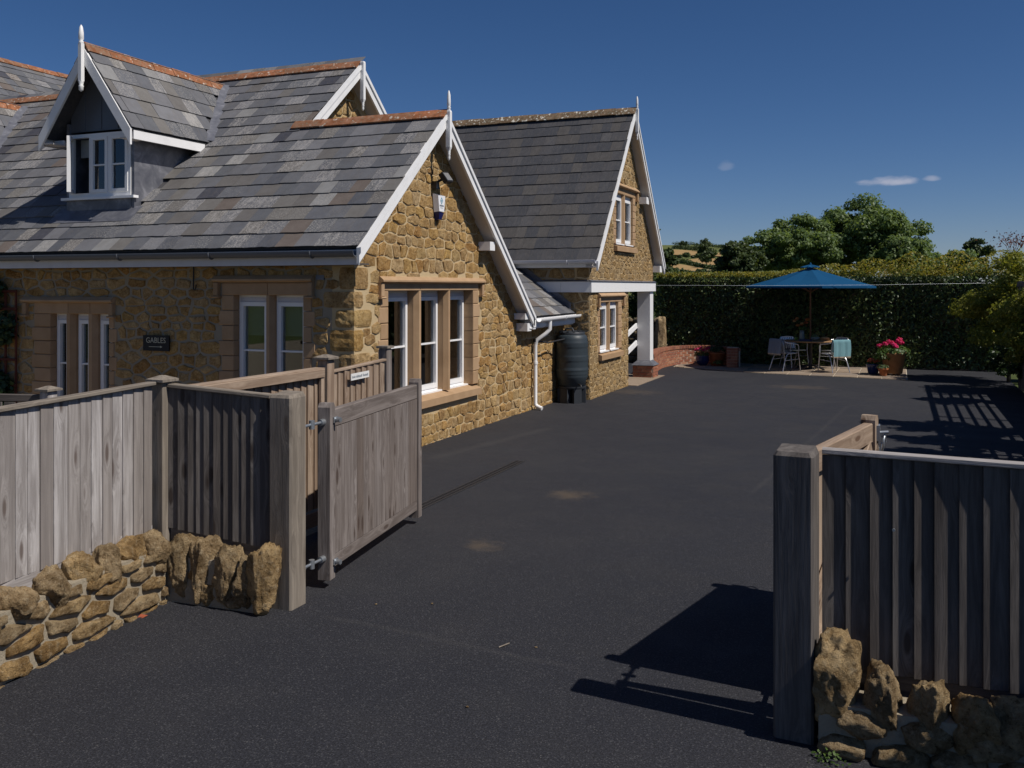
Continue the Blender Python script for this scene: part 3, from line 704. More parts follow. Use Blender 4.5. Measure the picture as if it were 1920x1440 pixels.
def window(par, wp, W, hood=True, flip=False, blind=0.0, jn=4, deep=.15, label=None, sill_extra=.05):
    """stone surround (lintel, jamb stones, mullions, sill, hood mould) and white casements"""
    (z0, z1), lights, (s0, s1) = W['z'], W['l'], W['s']
    m = MB(); js = [s0]+[ (lights[k][1]+lights[k+1][0])/2 for k in range(len(lights)-1)]+[s1]
    for a, b in zip(js[:-1], js[1:]): wp.cbox(m, a+.002, b-.002, z1, z1+.15, -.27, .014)
    sur = m.build('window_surround', M['dressed'], par)
    for (a, b, dirn) in ((s0, lights[0][0], -1), (lights[-1][1], s1, 1)):
        z = z0; k = 0
        while z < z1-.01:
            h = (z1-z0)/7*(1.0 if k % 2 else 1.0); e = min(z+h, z1)
            ex = .05 if k % 2 else 0
            q = MB(); wp.cbox(q, a-(ex if dirn < 0 else 0), b+(ex if dirn > 0 else 0), z+.003, e-.003, -.27, .012); q.build('jamb_stone', M['dressed'], sur)
            z = e; k += 1
    for k in range(len(lights)-1):
        a, b = lights[k][1], lights[k+1][0]; c = (b-a)*.28; q = MB()
        prof = [(a,-.26),(a,-.06),(a+c,.008),(b-c,.008),(b,-.06),(b,-.26)]
        vs = [wp.p(u, z0, o) for u, o in prof]+[wp.p(u, z1, o) for u, o in prof]
        q.add(vs, [(i,(i+1)%6,(i+1)%6+6,i+6) for i in range(6)]+[tuple(range(5,-1,-1)), tuple(range(6,12))]); q.build('mullion', M['dressed'], sur)
    q = MB(); a, b = s0+.02, s1-.02
    vs = [wp.p(u, z, o) for u in (a, b) for (o, z) in ((-.27,z0-.17),(.075,z0-.15),(.075,z0-.055),(-.10,z0),(-.27,z0))]
    q.add(vs, [(0,1,2,3,4),(9,8,7,6,5)]+[(i,i+5,(i+1)%5+5,(i+1)%5) for i in range(5)]); q.build('window_sill', M['dressed'], sur)
    if hood:
        h0, h1, hz = W['hood']; q = MB()
        vs = [wp.p(u, z, o) for u in (h0, h1) for (o, z) in ((-.01,hz),(.03,hz+.0),(.085,hz-.045),(.085,hz-.065),(.035,hz-.085),(-.01,hz-.085))]
        q.add(vs, [tuple(range(6)), tuple(range(11,5,-1))]+[(i,i+6,(i+1)%6+6,(i+1)%6) for i in range(6)])
        for a, b in ((h0, h0+.075), (h1-.075, h1)): wp.cbox(q, a+.002, b-.002, hz-.25, hz-.086, -.01, .06); wp.cbox(q, a-.018, b+.018, hz-.275, hz-.251, -.01, .075)
        q.build('hood_mould', M['dressed'], sur)
    for (a, b) in lights:
        f = .034; m = MB(); o0, o1 = -deep-.06, -deep
        def ring(mb, a, b, c, d, w, o0, o1, wb=None):
            wb = wb or w
            wp.box(mb, a, a+w, c, d, o0, o1); wp.box(mb, b-w, b, c, d, o0, o1); wp.box(mb, a+w, b-w, d-w, d, o0, o1); wp.box(mb, a+w, b-w, c, c+wb, o0, o1); return mb
        ring(m, a-.012, b+.012, z0, z1+.006, f+.012, o0, o1, .05)
        win = m.build('window', M['pvc'], par, label=label)
        ring(MB(), a+f-.012, b-f+.012, z0+.045, z1-.085, .05, o0+.004, o1+.014, .06).build('casement', M['pvc'], win)
        q = MB(); wp.box(q, a+f-.01, b-f+.01, z1-.082, z1-.03, o0+.006, o1+.006); q.build('vent_strip', M['fascia'], win)
        zm = z0+(z1-z0)*.47; q = MB(); wp.box(q, a+f+.03, b-f-.03, zm, zm+.022, o0+.012, o1+.004); q.build('glazing_bar', M['pvc'], win)
        g0, g1 = a+f+.03, b-f-.03
        for (c, d) in ((z0+.10, zm), (zm+.022, z1-.13)):
            q = MB(); wp.box(q, g0, g1, c, d, o0+.026, o0+.032); q.build('pane', M['glass'], win)
        q = MB(); wp.box(q, a-.005, b+.005, z0-.012, z0+.012, o1-.01, o1+.075); q.build('sill_board', M['pvc'], win)
        if blind:
            q = MB(); wp.box(q, a+f, b-f, z1-blind, z1-.09, o0-.06, o0-.05); q.build('blind', M['blind'], win)
window(cottage, gable, WG, blind=.27); window(cottage, front, W2, blind=.50, deep=.10); window(cottage, front, W1, blind=.40, deep=.10)

# roof decks
s2 = math.sqrt(1+PT*PT); NF = Vector((0,-PT,1)).normalized(); NR = Vector((0,PT,1)).normalized(); UF = Vector((0,1,PT)).normalized(); UR = Vector((0,-1,PT)).normalized()
def fz(y): return EZ+PT*(y-EY)
m = MB()
m.slab([(MXE+.0,EY+.03,fz(EY+.03)-.02),(BX-.02,EY+.03,fz(EY+.03)-.02),(BX-.02,AY,AZ-.02),(MXE,AY,AZ-.02)], NF, .05)
m.slab([(-20,EY+.03,fz(EY+.03)-.02),(MXE-.001,EY+.03,fz(EY+.03)-.02),(MXE-.001,MY,MZ-.02),(-20,MY,MZ-.02)], NF, .05)
m.slab([(BX-.02,14.20,roofz(14.20)-.02),(-12,14.20,roofz(14.20)-.02),(-12,AY,AZ-.02),(BX-.02,AY,AZ-.02)], NR, .05)
m.slab([(MXE-.001,15.9,MZ-PT*(15.9-MY)-.02),(-20,15.9,MZ-PT*(15.9-MY)-.02),(-20,MY,MZ-.02),(MXE-.001,MY,MZ-.02)], NR, .05)
roof = m.build('roof', M['slate_dark'], cottage)
DX = (-10.15, -14.72); DW, DE, DA, DYB, DYW = .83, 4.20, 5.35, 9.30, 9.55    # dormers: half width, eave height, apex height, barge plane, window plane
DP = (DA-DE)/DW                                                              # dormer roof slope
def in_dormer(p, hw):
    for dx in DX:
        if abs(p.x-dx) < .60+hw*.3 and p.y > DYW-.05 and fz(p.y) < DA-DP*abs(p.x-dx)-.12: return True
    return False
SL = []; EXPO = .268; nrow_lo = int(((AY-EY)*s2-.02)/EXPO); nrow_hi = int(((MY-EY)*s2-.02)/EXPO)
slope_keep = lambda p, hw: not in_dormer(p, hw)
slate_field((-18.5, EY, EZ), (1,0,0), UF, NF, 18.5+BX-.015, nrow_lo+1, EXPO, .27, M['slate'], lambda p, hw: slope_keep(p, hw) and (p.x < MXE or p.y < AY-.02), 31, roof, SL)
e2 = Vector((-18.5, EY, EZ))+UF*EXPO*(nrow_lo+1)
slate_field(e2, (1,0,0), UF, NF, 18.5+MXE-.012, nrow_hi-nrow_lo, EXPO, .27, M['slate'], slope_keep, 32, roof, SL)
ridge_run((BX+.02, AY, AZ+.035), (-7.98, AY, AZ+.035), M['ridge'], roof, math.atan(PT))
ridge_run((MXE+.02, MY, MZ+.035), (-20, MY, MZ+.035), M['ridge'], roof, math.atan(PT))
# taller cross wing far left
cz, cx = 7.40, -19.4
m = MB().slab([(cx,6,cz),(cx,22,cz),(cx+4.2,22,cz-4.2*.9),(cx+4.2,6,cz-4.2*.9)], (-.9*-1,0,1), .06)
m.v = [v for v in m.v]; cross = m.build('cross_wing_roof', M['slate_dark'], cottage)
NC = Vector((.9,0,1)).normalized(); UC = Vector((-1,0,.9)).normalized()
slate_field((cx+2.6, 12.6, cz-2.6*.9), (0,1,0), UC, NC, 9, 13, EXPO, .27, M['slate'], lambda p, hw: True, 33, cross, SL)
ridge_run((cx, 6.2, cz+.035), (cx, 21.8, cz+.035), M['ridge'], cross, math.atan(.9))

# bargeboards, soffits and finials
def barge(par, X, p_top, p_foot, depth, thick, mat, wallX, under=True, mould=True):
    """board in the plane x = X from the apex (y, z) to the foot (y, z)"""
    (y0, z0), (y1, z1) = p_top, p_foot; dv = depth*math.hypot(1, (z1-z0)/(y1-y0))
    m = MB(); m.hexa([(X-thick,y1,z1-dv),(X,y1,z1-dv),(X,y0,z0-dv),(X-thick,y0,z0-dv),(X-thick,y1,z1),(X,y1,z1),(X,y0,z0),(X-thick,y0,z0)])
    b = m.build('bargeboard', mat, par)
    if mould:
        d2 = dv*.33; q = MB(); q.hexa([(X+.001,y1,z1-d2),(X+.022,y1,z1-d2),(X+.022,y0,z0-d2),(X+.001,y0,z0-d2),(X+.001,y1,z1+.004),(X+.022,y1,z1+.004),(X+.022,y0,z0+.004),(X+.001,y0,z0+.004)])
        q.build('moulding', mat, b)
    if under:
        q = MB(); o = dv*.55; q.hexa([(wallX-.02,y1,z1-o-.02),(X-thick-.001,y1,z1-o-.02),(X-thick-.001,y0,z0-o-.02),(wallX-.02,y0,z0-o-.02),(wallX-.02,y1,z1-o),(X-thick-.001,y1,z1-o),(X-thick-.001,y0,z0-o),(wallX-.02,y0,z0-o)])
        q.build('soffit', M['soffit'], b)
    return b
def finial(par, X, y, z, up, down, w=.062):
    """square post with a turned spike above and a turned drop below"""
    m = MB(); x0 = X-w/2
    c = .012
    def sq(zz, h): return [(x0+sx_*h*(1 if True else 0), y+sy_*h, zz) for sx_, sy_ in ((-1,-1),(1,-1),(1,1),(-1,1))]
    b, t = z-down+.16, z+.05
    vs = sq(b-.02, w*.32)+sq(b+.02, w/2)+sq(t-.02, w/2)+sq(t, w*.4)
    m.add(vs, [(3,2,1,0)]+[(r*4+i, r*4+(i+1)%4, r*4+4+(i+1)%4, r*4+4+i) for r in range(3) for i in range(4)]+[(12,13,14,15)])
    o = m.build('finial', M['white'], par)
    q = MB(); q.lathe([(w*.36,0),(w*.36,.03),(w*.45,.04),(w*.3,.055),(w*.42,.07),(w*.40,up*.45),(w*.36,up*.75),(w*.2,up*.93),(.004,up)], (x0,y,t-.004), 14)
    if up > .01: q.build('spike', M['white'], o)
    q = MB(); q.lathe([(.004,0),(w*.26,.012),(w*.33,.04),(w*.30,.075),(w*.40,.085),(w*.28,.10),(w*.40,.115),(w*.30,.15)], (x0,y,z-down), 14); q.build('drop', M['white'], o)
    return o
barge(cottage, BX, (AY, AZ+.01), (EY-.02, EZ-.01), .135, .035, M['white'], GX)
barge(cottage, BX, (AY, AZ+.01), (14.25, roofz(14.25)-.01), .13, .035, M['white'], GX)
finial(cottage, BX+.06, AY, AZ, .27, .62)
for (y, dz) in ((12.62, -.32), (14.12,-.30)):
    q = MB().box((GX+.01, y-.09, roofz(y)+dz-.06), (BX-.045, y+.09, roofz(y)+dz+.07)); q.build('purlin_end', M['white'], cottage)
barge(cottage, MXE+.03, (MY, MZ+.01), (EY+1.9, fz(EY+1.9)), .15, .035, M['white'], MXE-.25)
barge(cottage, MXE+.03, (MY, MZ+.01), (2*MY-EY-1.9, fz(EY+1.9)), .15, .035, M['white'], MXE-.25)
finial(cottage, MXE+.09, MY, MZ, .001, .72)
ug = WallPlane((MXE-.25,0,0),(0,1,0),(1,0,0))
m = wall_mesh(MB(), ug, [10.4, MY, 14.3], lambda y: MZ-PT*abs(y-MY)-.1, [], 3.3, .25); up_gable = m.build('upper_gable_wall', M['mortar'], cottage)
UG = [(s,V,f,up_gable) for s,V,f in lay_stones(rubble(14, [(10.9,3.6),(13.8,3.6),(MY,MZ-.12)], [], .24, .17), ug, 24, .01, .022)]
for s,V,f,p in UG: pass
mb = MB(); [mb.add(V,f,True) for s,V,f,p in UG]; tag(mb.build('stones', M['stone'], up_gable), kind='stuff')
# front fascia and gutter
MB().box((-20, EY+.02, EZ-.20), (BX-.04, EY+.05, EZ-.03)).build('fascia_board', M['fascia'], cottage)
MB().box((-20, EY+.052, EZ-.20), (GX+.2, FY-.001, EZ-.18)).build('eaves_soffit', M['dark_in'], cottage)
def gutter(par, p0, p1, r, mat, out, name='gutter'):
    p0, p1 = Vector(p0), Vector(p1); d = (p1-p0).normalized(); out = Vector(out).normalized(); m = MB(); vs = []
    prof = [(math.cos(a)*r, math.sin(a)*r) for a in [math.pi+math.pi*k/10 for k in range(11)]]
    prof = [(-r*1.0, .012)]+prof+[(r*1.0, .012)]; inner = [(x*.9, y*.9+.003) for x, y in prof[::-1]]; loop = prof+inner; k = len(loop)
    for p in (p0, p1): vs += [p+out*x+Vector((0,0,y)) for x, y in loop]
    m.add(vs, [(i,(i+1)%k,(i+1)%k+k,i+k) for i in range(k)]+[tuple(range(k-1,-1,-1)), tuple(range(k,2*k))], False)
    g = m.build(name, mat, par)
    L = (p1-p0).length; n = max(1, int(L/1.35))
    for i in range(n):
        c = p0+d*(L*(i+.6)/n); q = MB(); q.tube([c+out*x*1.08+Vector((0,0,y*1.08)) for x, y in prof], .012, 6); q.build('bracket', mat, g)
    return g
gutter(cottage, (-20, EY-.045, EZ-.028), (BX-.03, EY-.045, EZ-.055), .058, M['gutter'], (0,-1,0))
# link roof between gable and annexe, facing the drive
LZ, LX, LP = 1.60, -5.58, .745; NL = Vector((LP,0,1)).normalized(); UL = Vector((-1,0,LP)).normalized()
m = MB().slab([(LX,14.22,LZ-.02),(LX,16.38,LZ-.02),(LX-2.2,16.38,LZ+2.2*LP-.02),(LX-2.2,14.22,LZ+2.2*LP-.02)], NL, .05)
link_roof = m.build('link_roof', M['slate_dark'], cottage)
slate_field((LX, 14.22, LZ), (0,1,0), UL, NL, 2.14, 9, .24, .3, M['slate'], lambda p, hw: True, 34, link_roof, SL)
MB().box((LX+.0, 14.20, LZ-.17), (LX+.03, 16.30, LZ-.03)).build('link_fascia', M['white'], cottage)
MB().box((GX+.002, 14.12, LZ-.19), (LX-.002, 16.30, LZ-.172)).build('link_soffit', M['white'], cottage)
MB().box((GX+.01, 13.92, LZ-.03), (BX-.04, 14.20, LZ+.07)).box((BX-.16, 14.20, LZ-.20), (BX-.01, 14.34, LZ+.02)).build('kneeler_box', M['white'], cottage)
gutter(cottage, (LX+.085, 14.30, LZ-.035), (LX+.085, 16.36, LZ-.02), .052, M['pvc'], (1,0,0))
m = MB(); dpx, dpy = GX+.075, 14.72
m.tube([(LX+.085, dpy+.10, LZ-.08),(LX+.085, dpy+.10, LZ-.22),(LX+.02, dpy+.06, LZ-.30),(dpx+.03, dpy, LZ-.40),(dpx, dpy, LZ-.50),(dpx, dpy, .75),(dpx, dpy, .10),(dpx+.02, dpy, .065),(dpx+.13, dpy-.02, .03)], .034, 12)
dp = m.build('downpipe', M['pvc'], cottage)
for z in (.78, 1.16): MB().lathe([(.041,0),(.041,.05)], (dpx,dpy,z), 14).build('pipe_collar', M['pvc'] if z < 1 else M['black'], dp)
# lead flashing against the annexe wall
def strip(mb, pts, n, t):
    for a, b, c, d in pts: mb.slab([a,b,c,d], n, t)
m = MB(); a0 = Vector((-5.66,16.385,1.64)); a1 = Vector((-6.9,16.385,1.64+1.24*LP)); k = Vector((0,0,.16))
m.slab([a0,a0+k,a1+k,a1], (0,-1,0), .006); b0 = a0+Vector((0,-.14,.03)); b1 = a1+Vector((0,-.14,.03))
m.slab([b0,a0+Vector((0,-.008,.03)),a1+Vector((0,-.008,.03)),b1], NL, .006); m.build('lead_flashing', M['lead'], cottage)
# loose cable with a hook on the front wall
MB().tube([(-8.13,FY-.02,2.42),(-8.13,FY-.025,2.12),(-8.125,FY-.03,2.07),(-8.10,FY-.04,2.06),(-8.08,FY-.04,2.09),(-8.075,FY-.04,2.13)], .008, 6).build('cable', M['black'], cottage)
MB().box((-6.31,FY-.022,2.185),(-6.20,FY+.01,2.24)).build('vent_cover', M['lead'], cottage)

# dormers
def dormer(dx, full=True):
    d0 = MB(); hw = .62
    # cheeks and front panel (lead), one closed shell under the dormer roof
    fr = DYW; zt = DE+.02
    back = EY+(zt-EZ)/PT
    for sgn in (-1, 1):
        x0, x1 = dx+sgn*(hw-.05), dx+sgn*hw
        d0.hexa([(min(x0,x1),fr,fz(fr)-.06),(max(x0,x1),fr,fz(fr)-.06),(max(x0,x1),back,zt-.06),(min(x0,x1),back,zt-.06),(min(x0,x1),fr,zt+.16),(max(x0,x1),fr,zt+.16),(max(x0,x1),back,zt+.16),(min(x0,x1),back,zt+.16)])
    n_ = len(d0.v)//2; ch = MB(); ch.v = d0.v[n_:]; ch.f = [tuple(i-n_ for i in f) for f in d0.f[6:]]; ch.sm = [False]*6
    d0.v = d0.v[:n_]; d0.f = d0.f[:6]; d0.sm = d0.sm[:6]
    dm = d0.build('dormer', M['lead'], cottage); ch.build('cheek', M['lead'], dm)
    p = MB(); za = DA-.10
    p.add([(dx-hw+.051,fr+.03,DE+.06),(dx+hw-.051,fr+.03,DE+.06),(dx+hw-.051,fr+.03,DA-DP*(hw-.05)-.06),(dx,fr+.03,za),(dx-hw+.051,fr+.03,DA-DP*(hw-.05)-.06),(dx-hw+.051,fr+.06,DE+.06),(dx+hw-.051,fr+.06,DE+.06),(dx+hw-.051,fr+.06,DA-DP*(hw-.05)-.06),(dx,fr+.06,za),(dx-hw+.051,fr+.06,DA-DP*(hw-.05)-.06)],
          [(0,1,2,3,4),(9,8,7,6,5)]+[(i,i+5,(i+1)%5+5,(i+1)%5) for i in range(5)]); p.build('gable_panel', M['gutter'], dm)
    for x in (dx-.30, dx, dx+.30): MB().tube([(x,fr+.028,DE+.07),(x,fr+.028,DA-DP*abs(x-dx)-.12)], .008, 6).build('lead_roll', M['gutter'], dm)
    apron = MB(); apron.slab([(dx-hw-.12,fr-.22,fz(fr-.22)+.035),(dx+hw+.12,fr-.22,fz(fr-.22)+.035),(dx+hw+.12,fr+.03,fz(fr+.03)+.035),(dx-hw-.12,fr+.03,fz(fr+.03)+.035)], NF, .006)
    apron.box((dx-hw+.051,fr-.006,fz(fr)-.05),(dx+hw-.051,fr+.02,3.34)); apron.build('lead_apron', M['lead'], dm)
    # roof: two slopes, deck then slates, ending against the main roof
    sl = []
    for sgn in (-1, 1):
        n = Vector((sgn*DP,0,1)).normalized(); up = Vector((-sgn,0,DP)).normalized()
        ye = EY+(DE-EZ)/PT+.02; yr = EY+(DA-EZ)/PT+.02
        q = MB(); q.slab([(dx+sgn*DW,DYB,DE-.02),(dx+sgn*DW,ye,DE-.02),(dx,yr,DA-.02),(dx,DYB,DA-.02)] if sgn > 0 else [(dx,DYB,DA-.02),(dx,yr,DA-.02),(dx+sgn*DW,ye,DE-.02),(dx+sgn*DW,DYB,DE-.02)], n, .04); q.build('dormer_roof', M['slate_dark'], dm)
        L = math.hypot(DW, DA-DE); nr = 5; ex = L/nr
        slate_field((dx+sgn*DW, DYB-.02, DE), (0,1,0), up, n, yr-DYB, nr, ex, .29, M['slate'], lambda p, hw_: p.y-hw_*.2 < EY+(p.z-EZ)/PT-.02, 40+sgn+int(dx*10), dm, sl)
        # valley lead
        a = Vector((dx+sgn*DW,ye,DE)); b = Vector((dx,yr,DA)); w = Vector((sgn*.10,.0,0))
        q = MB(); h = .05
        q.slab([a+Vector((-sgn*.03,-.10,h)), a+Vector((sgn*.09,.03,h*.8)), b+Vector((sgn*.09,.03,h*.8)), b+Vector((0,-.10,h))] if sgn > 0 else [b+Vector((0,-.10,h)), b+Vector((sgn*.09,.03,h*.8)), a+Vector((sgn*.09,.03,h*.8)), a+Vector((-sgn*.03,-.10,h))], (0,-.3,1), .008); q.build('lead_valley', M['lead'], dm)
        # fascia along the eave, bargeboard on the front
        q = MB().box((dx+sgn*DW-.03, DYB+.03, DE-.14), (dx+sgn*DW, ye-.12, DE-.025)); q.build('fascia', M['white'], dm)
        q = MB(); dv = .13*math.hypot(1, DP)
        q.hexa([(dx,DYB-.035,DA-dv),(dx+sgn*DW,DYB-.035,DE-dv),(dx+sgn*DW,DYB-.002,DE-dv),(dx,DYB-.002,DA-dv),(dx,DYB-.035,DA-.01),(dx+sgn*DW,DYB-.035,DE-.01),(dx+sgn*DW,DYB-.002,DE-.01),(dx,DYB-.002,DA-.01)]); q.build('bargeboard', M['white'], dm)
        q = MB().box((min(dx+sgn*hw, dx+sgn*(DW-.032)), DYB+.001, DE-.13), (max(dx+sgn*hw, dx+sgn*(DW-.032)), fr+.02, DE-.11)); q.build('soffit', M['soffit'], dm)
        q = MB().box((min(dx+sgn*hw, dx+sgn*(DW-.031)), fr-.05, DE-.11), (max(dx+sgn*hw, dx+sgn*(DW-.031)), fr-.02, DE-.05)); q.build('eave_bracket', M['white'], dm)
    for sc, me, Mx, par in sl: SL.append((sc, me, Mx, par))
    ridge_run((dx, DYB-.03, DA+.03), (dx, EY+(DA-EZ)/PT, DA+.02), M['ridge'], dm, math.atan(DP), .42, .13)
    # finial (kept one level below the dormer)
    q = MB(); w = .056; y = DYB-.066
    q.lathe([(.004,-.62),(.03,-.60),(.03,-.56),(.036,-.545),(.024,-.53),(.034,-.50),(.034,-.48)], (dx,y,DA), 12); q.box((dx-w/2,y-w/2,DA-.48),(dx+w/2,y+w/2,DA+.03))
    q.lathe([(.03,.03),(.036,.05),(.022,.065),(.036,.09),(.034,.17),(.022,.25),(.004,.28)], (dx,y,DA), 12); q.build('finial', M['white'], dm)
    # window: frame, two closed casements and one standing open
    z0, z1 = 3.34, 4.22; xl, xr = dx-hw+.055, dx+hw-.055; wf = WallPlane((0,fr,0),(1,0,0),(0,-1,0))
    q = MB(); wf.box(q, xl, xl+.05, z0, z1, -.06, .01); wf.box(q, xr-.05, xr, z0, z1, -.06, .01); wf.box(q, xl+.05, xr-.05, z1-.05, z1, -.06, .01); wf.box(q, xl+.05, xr-.05, z0, z0+.06, -.06, .01)
    third = (xr-xl-.1)/3
    for k in (1, 2): wf.box(q, xl+.05+third*k-.02, xl+.05+third*k+.02, z0+.06, z1-.05, -.06, .008)
    q.build('window_frame', M['pvc'], dm)
    q = MB(); wf.box(q, xl-.10, xr+.10, z0-.035, z0, -.03, .06); q.build('window_sill', M['pvc'], dm)
    for k in (1, 2):
        a, b = xl+.05+third*k+.02*(1), xl+.05+third*(k+1)-.02*(k == 1); c = .045
        q = MB(); wf.box(q, a, a+c, z0+.06, z1-.05, -.045, .02); wf.box(q, b-c, b, z0+.06, z1-.05, -.045, .02); wf.box(q, a+c, b-c, z1-.05-c, z1-.05, -.045, .02); wf.box(q, a+c, b-c, z0+.06, z0+.06+c, -.045, .02)
        wf.box(q, a+c, b-c, (z0+z1)/2-.01, (z0+z1)/2+.01, -.03, .01); q.build('casement', M['pvc'], dm)
        q = MB(); wf.box(q, a+c, b-c, z0+.06+c, z1-.05-c, -.02, -.014); q.build('pane', M['glass'], dm)
    # open casement swung outward on its left stile
    hx = xl+.055; Mo = T((hx, fr-.012, 0)) @ Matrix.Rotation(math.radians(-50), 4, 'Z'); wd = third-.04; c = .045
    q = MB()
    for (a, b, e, f_) in ((0,c,z0+.06,z1-.05),(wd-c,wd,z0+.06,z1-.05),(c,wd-c,z1-.05-c,z1-.05),(c,wd-c,z0+.06,z0+.06+c)): q.obox(Mo, (a,-.02,e), (b,.03,f_))
    q.build('open_casement', M['pvc'], dm); q = MB().obox(Mo, (c,0,z0+.06+c), (wd-c,.006,z1-.05-c)); q.build('pane', M['glass'], dm)
    q = MB(); wf.box(q, xl+.05, xr-.05, z1-.30, z1-.05, -.16, -.15); q.build('blind', M['blind'], dm)
    MB().box((dx-hw+.051, fr+.45, fz(fr)-.1), (dx+hw-.051, fr+.48, DE+.1)).build('room_back', M['dark_in'], dm)
    return dm
dormer(DX[0]); dormer(DX[1])
place_slates(SL, 300, M['slate'])

# ------------------------------------------------------------------ the annexe
AX, A0, A1, AL = -5.30, 16.42, 21.26, 19.06; ABX = -5.08; AAY, AAZ, AEZ = 18.87, 5.79, 2.63; AP = (AAZ-AEZ)/(AAY-16.27)
annexe = thing('stone_annexe', 'stone annexe with steep dark slate roof, white band and open corner porch', 'house', (AX, A0, 0))
def arz(y): return AAZ-AP*abs(y-AAY)
ag = WallPlane((AX,0,0),(0,1,0),(1,0,0)); ash_ = WallPlane((0,A0,0),(1,0,0),(0,-1,0))
WU = dict(l=[(18.12,18.70),(18.83,19.42)], z=(2.98,4.02), s=(17.98,19.60), hood=(17.93,19.72,4.23))
WL = dict(l=[(17.03,17.62),(17.73,18.30)], z=(.84,1.80), s=(16.93,18.52), hood=(16.86,18.66,1.985))
hu = (WU['s'][0],WU['s'][1],WU['z'][0]-.17,WU['z'][1]+.15); hl = (WL['s'][0],WL['s'][1],WL['z'][0]-.17,WL['z'][1]+.15)
m = wall_mesh(MB(), ag, [A0, AAY, A1], lambda y: arz(y)-.10, [hu], 2.20, .3); aw_up = m.build('upper_gable_wall', M['mortar'], annexe)
m = wall_mesh(MB(), ag, [A0, AL], lambda y: 2.0, [hl], -.3, .3); m.box((-12,AL-.3,-.3),(AX-.301,AL,2.0)); aw_lo = m.build('lower_gable_wall', M['mortar'], annexe)
MB().box((-14,A0,-.3),(AX-.301,A0+.3,2.62)).build('side_wall', M['mortar_grey_shade'], annexe); aw_sd = bpy.data.objects['side_wall']
MB().box((-12,AL+.001,2.02),(AX-.02,A1,2.19)).build('porch_ceiling', M['soffit'], annexe)
MB().box((-12,A1-.3,2.2),(AX-.301,A1,2.62)).box((-12.0,A0+.301,-.3),(-11.7,AL-.301,5.2)).build('back_wall', M['dark_in'], annexe)
cu_ = rubble(51, [(A0,2.22),(A1,2.22),(A1,arz(A1)-.13),(AAY,AAZ-.13),(A0,arz(A0)-.13)], [hu], .22, .090)
cl_ = rubble(52, [(A0,-.05),(AL,-.05),(AL,1.98),(A0,1.98)], [hl], .22, .092)
cs_ = rubble(53, [(-9,-.05),(AX,-.05),(AX,2.55),(-9,2.55)], [], .30, .15)
it = [(s,V,f,aw_up) for s,V,f in lay_stones(cu_, ag, 61, .003, .011)]+[(s,V,f,aw_lo) for s,V,f in lay_stones(cl_, ag, 62, .003, .011)]+[(s,V,f,aw_sd) for s,V,f in lay_stones(cs_, ash_, 63, .008, .012)]
place_pieces(it, 'stone', 'stones', M['stone2'], 300, None)
window(annexe, ag, WU, blind=0, deep=.055); window(annexe, ag, WL, blind=0, deep=.055)
NA = Vector((0,-AP,1)).normalized(); UA = Vector((0,1,AP)).normalized(); s3 = math.hypot(1, AP)
m = MB(); y0 = 16.27
m.slab([(-14,y0+.02,arz(y0+.02)-.02),(ABX-.02,y0+.02,arz(y0+.02)-.02),(ABX-.02,AAY,AAZ-.02),(-14,AAY,AAZ-.02)], NA, .05)
y1 = 2*AAY-y0; m.slab([(ABX-.02,y1,arz(y1)-.02),(-14,y1,arz(y1)-.02),(-14,AAY,AAZ-.02),(ABX-.02,AAY,AAZ-.02)], Vector((0,AP,1)), .05)
aroof = m.build('roof', M['slate_dark'], annexe); SA = []
slate_field((-12, y0-.03, arz(y0-.03)), (1,0,0), UA, NA, 12+ABX-.015, 14, (AAY-y0)*s3/14, .25, M['slate_dark'], lambda p, hw: True, 71, aroof, SA)
place_slates(SA, 300, M['slate_dark'])
ridge_run((ABX+.02, AAY, AAZ+.05), (-14, AAY, AAZ+.05), M['ridge_grey'], aroof, math.atan(AP)*.9, .45, .19)
barge(annexe, ABX, (AAY, AAZ+.01), (y0-.03, arz(y0-.03)-.02), .11, .035, M['white'], AX, mould=False)
barge(annexe, ABX, (AAY, AAZ+.01), (y1+.03, arz(y1+.03)-.02), .11, .035, M['white'], AX)
finial(annexe, ABX+.06, AAY, AAZ, .26, .62)
for y in (20.05, 21.28): MB().box((AX+.01,y-.11,arz(y)-.42),(ABX-.045,y+.11,arz(y)-.27)).build('purlin_end', M['white'], annexe)
MB().box((-12, y0+.0, AEZ-.17), (ABX-.04, y0+.03, AEZ-.02)).build('fascia_board', M['white'], annexe)
gutter(annexe, (-12, y0-.085, AEZ-.05), (ABX-.03, y0-.085, AEZ-.045), .055, M['fascia'], (0,-1,0))
# white band with lead drip above, boards on both faces
bt, bb = 2.205, 2.0
for (n_, a, b) in (('g1', A0-.05, 18.7), ('g2', 18.703, A1+.03)): MB().box((AX+.022, a, bb), (AX+.05, b, bt)).build('band_board', M['band'], annexe)
for (a, b) in ((-8.0, -5.86), (-5.857, AX+.021)): MB().box((a, A0-.05, bb), (b, A0-.022, bt)).build('band_board', M['band'], annexe)
MB().slab([(AX+.07,A0-.07,bt+.004),(AX+.07,A1+.03,bt+.004),(AX-.0,A1+.03,bt+.03),(AX-.0,A0-.07,bt+.03)], (1,0,3), .006).slab([(-8,A0-.07,bt+.002),(AX+.06,A0-.07,bt+.002),(AX+.06,A0,bt+.028),(-8,A0,bt+.028)], (0,-1,3), .006).build('lead_drip', M['lead'], annexe)
